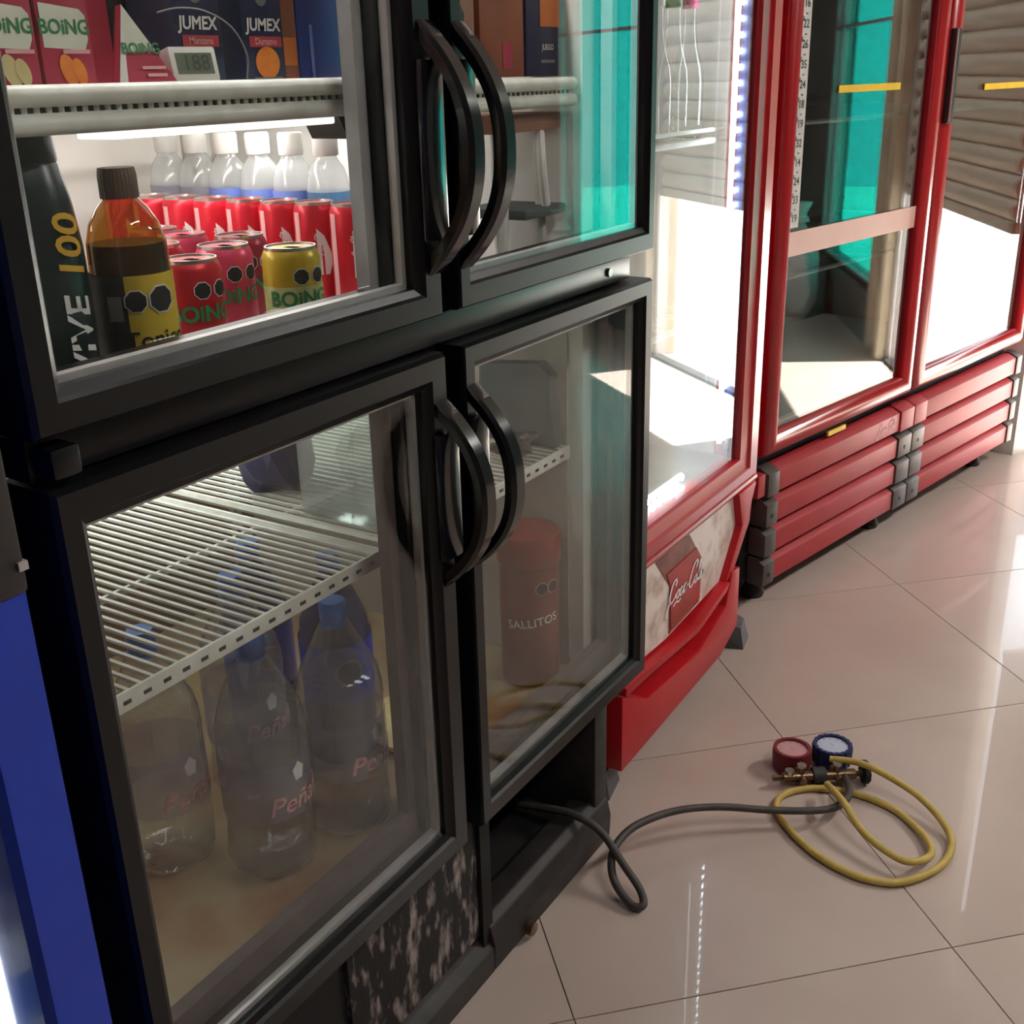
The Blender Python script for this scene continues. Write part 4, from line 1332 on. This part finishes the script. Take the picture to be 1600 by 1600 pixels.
def door2(u0, u1, g0_, g1_):
    dd = L2(MB().ring((u0, u1, 0.415, 1.90), (g0_, g1_, 0.468, 1.85),
                      [(0, 0.048), (0, 0.020), (0.10, 0.008), (0.35, 0.0), (0.65, 0.0), (0.9, 0.008), (1, 0.018), (1, 0.048)]), 'door', 'red_paint', R2, 50)
    L2(MB().box(g0_ - 0.004, g1_ + 0.004, 0.024, 0.030, 0.464, 1.854), 'pane', 'far_door_glass', dd, 0)
    e = 0.014
    L2(MB().ring((g0_, g1_, 0.468, 1.85), (g0_ + e, g1_ - e, 0.468 + e, 1.85 - e), [(0, 0.032), (1, 0.032), (1, 0.046), (0, 0.046)]), 'spacer', 'aluminium', dd, 0)
    return dd


dl = door2(-0.705, 0.046, -0.655, -0.012)
dr = door2(0.056, 0.835, 0.130, 0.790)
L2(MB().box(-0.654, -0.013, 0.0205, 0.0238, 0.872, 0.926), 'band', 'band_pink', dl, 0)
L2(MB().box(-0.463, -0.165, 0.0208, 0.0238, 1.214, 1.230), 'tape', 'tape_yellow', dl, 0)
L2(MB().box(0.335, 0.640, 0.0208, 0.0238, 1.200, 1.216), 'tape', 'tape_yellow', dr, 0)
st = L2(MB().box(-0.640, -0.603, 0.0212, 0.0238, 0.935, 1.80), 'number_strip', 'strip_white', dl, 0)
g = MB()
nums = ['19', '33', '24', '14', '32', '19', '18', '24', '35', '26', '22', '16', '13']
for i, nm in enumerate(nums):
    flat(text_geo(nm, 0.024, bold=0.01), (-0.623, 0.0205, 0.955 + i * 0.040), (1, 0, 0), (0, 0, 1), g)
    flat(rect_geo(0.008, 0.0022), (-0.623, 0.0205, 0.975 + i * 0.040), (1, 0, 0), (0, 0, 1), g)
    flat(rect_geo(0.006, 0.010), (-0.637, 0.0205, 0.965 + i * 0.040), (1, 0, 0), (0, 0, 1), g)
L2(g, 'numbers', 'print_black', st, 0)
L2(MB().box(0.058, 0.094, -0.006, 0.010, 1.125, 1.352, 0.005), 'handle_recess', 'dark_trim', dr)
L2(MB().tube([(0.062, -0.008, 1.13), (0.062, -0.008, 1.35)], 0.003, 6), 'handle_edge', 'aluminium', dr)
# shelves inside
for z in (0.80, 1.15, 1.50):
    s = MB()
    for i in range(60):
        x = -0.68 + 1.48 * i / 59
        s.tube([(x, 0.10, z), (x, 0.66, z)], 0.003, 5)
    s.tube([(-0.685, 0.10, z), (0.81, 0.10, z)], 0.006, 8)
    L2(s, 'wire_shelf', 'bracket_grey')

# slatted base, each slat a part; brackets between and at the ends
slat_profile = [(0.012, 0.0), (0.012, 0.052), (0.036, 0.064), (0.056, 0.064), (0.056, 0.0)]
slat_a = slat_b = None
for i in range(4):
    z = 0.312 - 0.0785 * i
    if slat_a is None:
        slat_a = L2(MB().prism(slat_profile, -0.628, 0.002, 'x', 0.0015), 'slat', 'slat_red')
        slat_b = L2(MB().prism(slat_profile, 0.172, 0.826, 'x', 0.0015), 'slat', 'slat_red')
        sa, sb = slat_a, slat_b
    else:
        sa, sb = slat_a.copy(), slat_b.copy()
        for q in (sa, sb):
            COL.objects.link(q)
            q.parent = R2
    sa.location = sb.location = (0, 0, z)
g = L2(flat(script_geo(0.0105), (-0.070, 0.0112, 0.338), (1, 0, 0), (0, 0, 1)), 'lettering', 'print_pink', slat_a, 0)
g.location = (0, 0, -0.312)
L2(MB().box(-0.377, -0.287, 0.024, 0.030, 0.386, 0.398), 'sticker', 'tape_yellow', R2, 0)
brk = [(0.008, 0.0), (0.008, 0.058), (0.034, 0.071), (0.056, 0.071), (0.056, 0.0)]
for i in range(4):
    z = 0.308 - 0.0785 * i
    for (u0, u1, red) in ((0.006, 0.086, i == 0), (0.092, 0.168, i == 0), (-0.682, -0.632, False), (0.830, 0.872, False)):
        o = L2(MB().prism([(y, zz + z) for y, zz in brk], u0, u1, 'x', 0.002), 'bracket', 'slat_red' if red else 'bracket_grey')
        if i in (1, 3) and u1 < 0.5:
            L2(MB().tube([((u0 + u1) / 2, 0.012, z + 0.026), ((u0 + u1) / 2, 0.0068, z + 0.026)], 0.006, 8), 'screw', 'print_black', o)
L2(MB().box(-0.722, -0.690, 0.012, 0.10, 0.315, 0.372, 0.003), 'end_cap', 'slat_red')
for u in (-0.60, 0.02, 0.75):
    L2(MB().lathe([(0.026, 0.0), (0.030, 0.012), (0.022, 0.03), (0.014, 0.08)], 16, c=(u, 0.085)), 'foot', 'rubber')
    L2(MB().lathe([(0.026, 0.0), (0.030, 0.012), (0.022, 0.03), (0.014, 0.08)], 16, c=(u, 0.66)), 'foot', 'rubber')
L2(MB().tube([(-0.680, 0.16, 0.035), (-0.655, 0.16, 0.035)], 0.035, 18), 'caster', 'rubber')

# ================================================================== gauge set on the floor
GS = thing('gauge_set', 'pressure gauge set with red and blue dials and hoses on the tiles', 'gauge', (1.835, 0.49, 0))


def gauge(cx, cy, colour, dial, teeth, r=0.037):
    n = 36
    vs_, fs_ = [], []
    for z, rr in ((0.004, r * 0.80), (0.010, r * 0.97), (0.040, r), (0.047, r * 0.97), (0.047, r * 0.80), (0.042, r * 0.79)):
        for i in range(n * 2):
            q = rr + (0.0016 if (teeth and i % 4 < 2 and 0.009 < z) else 0.0)
            a_ = PI * i / n
            vs_.append((cx + q * math.cos(a_), cy + q * math.sin(a_), z))
    m = 2 * n
    for j in range(5):
        for i in range(m):
            k = (i + 1) % m
            fs_.append((j * m + i, j * m + k, (j + 1) * m + k, (j + 1) * m + i))
    fs_.append(tuple(range(m))[::-1])
    o = MB().add(vs_, fs_).build('gauge', colour, GS)
    MB().lathe([(r * 0.80, 0.0405), (r * 0.80, 0.0425), (0.001, 0.0425)], 36, c=(cx, cy)).build('dial', dial, o)
    g = MB()
    for i in range(9):
        an = math.radians(-30 + 30 * i)
        g.add(*[(lambda V_, F_: ([(cx + x * math.cos(an) - y * math.sin(an), cy + x * math.sin(an) + y * math.cos(an), 0.0430) for x, y in V_], F_))(
            *rect_geo(0.006, 0.0012, cx=r * 0.66))][0])
    g.add([(cx - 0.001, cy - 0.002, 0.0432), (cx + 0.001, cy - 0.002, 0.0432), (cx + 0.012, cy + 0.014, 0.0432)], [(0, 1, 2)])
    g.build('scale_marks', 'print_grey', o, smooth=0)
    return o


gauge(1.842, 0.552, 'gauge_red', 'dial_pink', False)
gauge(1.893, 0.489, 'gauge_blue', 'dial_white', True)
mdir = Vector((0.577, -0.817, 0)).normalized()
mc = Vector((1.815, 0.490, 0.020))
MB().tube([mc - mdir * 0.068, mc + mdir * 0.070], 0.010, 12).build('manifold', 'brass', GS)
MB().tube([mc - mdir * 0.012, mc + mdir * 0.012], 0.017, 12).build('sight_block', 'dark_trim', GS)
pd_ = Vector((0.817, 0.577, 0))
for k, (sd, top) in enumerate(((-0.034, 0.020), (0.034, 0.016))):
    c = mc + mdir * sd
    MB().tube([c, c + pd_ * 0.020 + Vector((0, 0, 0.004))], 0.008, 10).build('port', 'brass', GS)
    MB().tube([c + Vector((0, 0, 0.004)), c + Vector((0, 0, 0.024))], 0.007, 8).build('valve_stem', 'brass', GS)
    MB().tube([c + Vector((0, 0, 0.022)), c + Vector((0, 0, 0.027))], 0.009, 6).build('hex_nut', 'can_lid', GS)
    MB().tube([c, c - pd_ * 0.020], 0.007, 10).build('port', 'brass', GS)
e0 = mc - mdir * 0.068
MB().tube([e0, e0 - mdir * 0.020], 0.006, 8).build('valve_stem', 'brass', GS)
MB().tube([e0 + mdir * 0.012 + Vector((0, 0, 0.006)), e0 + mdir * 0.012 + Vector((0, 0, 0.016))], 0.009, 8).build('hex_nut', 'can_lid', GS)
e1 = mc + mdir * 0.070
MB().tube([e1, e1 + mdir * 0.014], 0.006, 8).build('valve_stem', 'brass', GS)
kv, kf = [], []
side = mdir.cross(Vector((0, 0, 1)))
nk = 20
for j, dd in enumerate((0.014, 0.024)):
    for i in range(nk):
        a_ = 2 * PI * i / nk
        rr = 0.0205 + (0.002 if i % 2 else 0)
        p = e1 + mdir * dd + side * math.cos(a_) * rr + Vector((0, 0, 1)) * math.sin(a_) * rr
        p.z += 0.003
        kv.append(tuple(p))
for i in range(nk):
    k = (i + 1) % nk
    kf.append((i, k, nk + k, nk + i))
kf.append(tuple(range(nk)))
kf.append(tuple(range(nk, 2 * nk)))
MB().add(kv, kf).build('valve_knob', 'rubber', GS)

YH = [(1.842, 0.478, 0.045), (1.846, 0.428, 0.052), (1.834, 0.377, 0.052), (1.826, 0.316, 0.035), (1.796, 0.265, 0.020), (1.752, 0.234, 0.010),
      (1.692, 0.233, 0.008), (1.637, 0.257, 0.008), (1.594, 0.298, 0.008), (1.584, 0.359, 0.008), (1.607, 0.432, 0.008), (1.655, 0.497, 0.008),
      (1.697, 0.530, 0.008), (1.738, 0.533, 0.007), (1.777, 0.508, 0.007), (1.800, 0.468, 0.007), (1.812, 0.417, 0.007), (1.800, 0.347, 0.007),
      (1.753, 0.287, 0.010), (1.703, 0.257, 0.014), (1.659, 0.264, 0.022), (1.639, 0.296, 0.026), (1.667, 0.363, 0.034), (1.718, 0.418, 0.050),
      (1.782, 0.464, 0.030)]
MB().tube(spline(YH, 6), 0.0065, 10).build('charging_hose', 'hose_yellow', GS)['label'] = 'yellow hose looped on the tiles beside the gauges'
DH = [(1.838, 0.448, 0.020), (1.783, 0.423, 0.030), (1.737, 0.421, 0.032), (1.698, 0.446, 0.032), (1.649, 0.518, 0.036), (1.592, 0.598, 0.050),
      (1.529, 0.656, 0.060), (1.453, 0.694, 0.065), (1.394, 0.703, 0.060), (1.363, 0.696, 0.045), (1.343, 0.677, 0.025), (1.328, 0.640, 0.010),
      (1.336, 0.624, 0.012), (1.356, 0.640, 0.022), (1.366, 0.675, 0.050), (1.377, 0.721, 0.088), (1.378, 0.765, 0.103), (1.380, 0.820, 0.098),
      (1.385, 0.95, 0.066)]
MB().tube(spline(DH, 6), 0.0068, 10).build('suction_hose', 'hose_grey', GS)['label'] = 'dark grey hose running from the gauges into the black cooler'

# ================================================================== things across the shop that show in the glass
t = thing('sack', 'white sack standing by the plinth under the tinted window', 'sack', tuple(wl(1.76, -0.24)), WANG)
blob('sack', 'bag_white', t, (0, 0, 0), 0.15, 0.12, 0.28, seed=31, rough=0.12)
MB().lathe([(0.05, 0.50), (0.03, 0.54), (0.06, 0.60)], 14).build('tied_neck', 'bag_white', t, world=False)
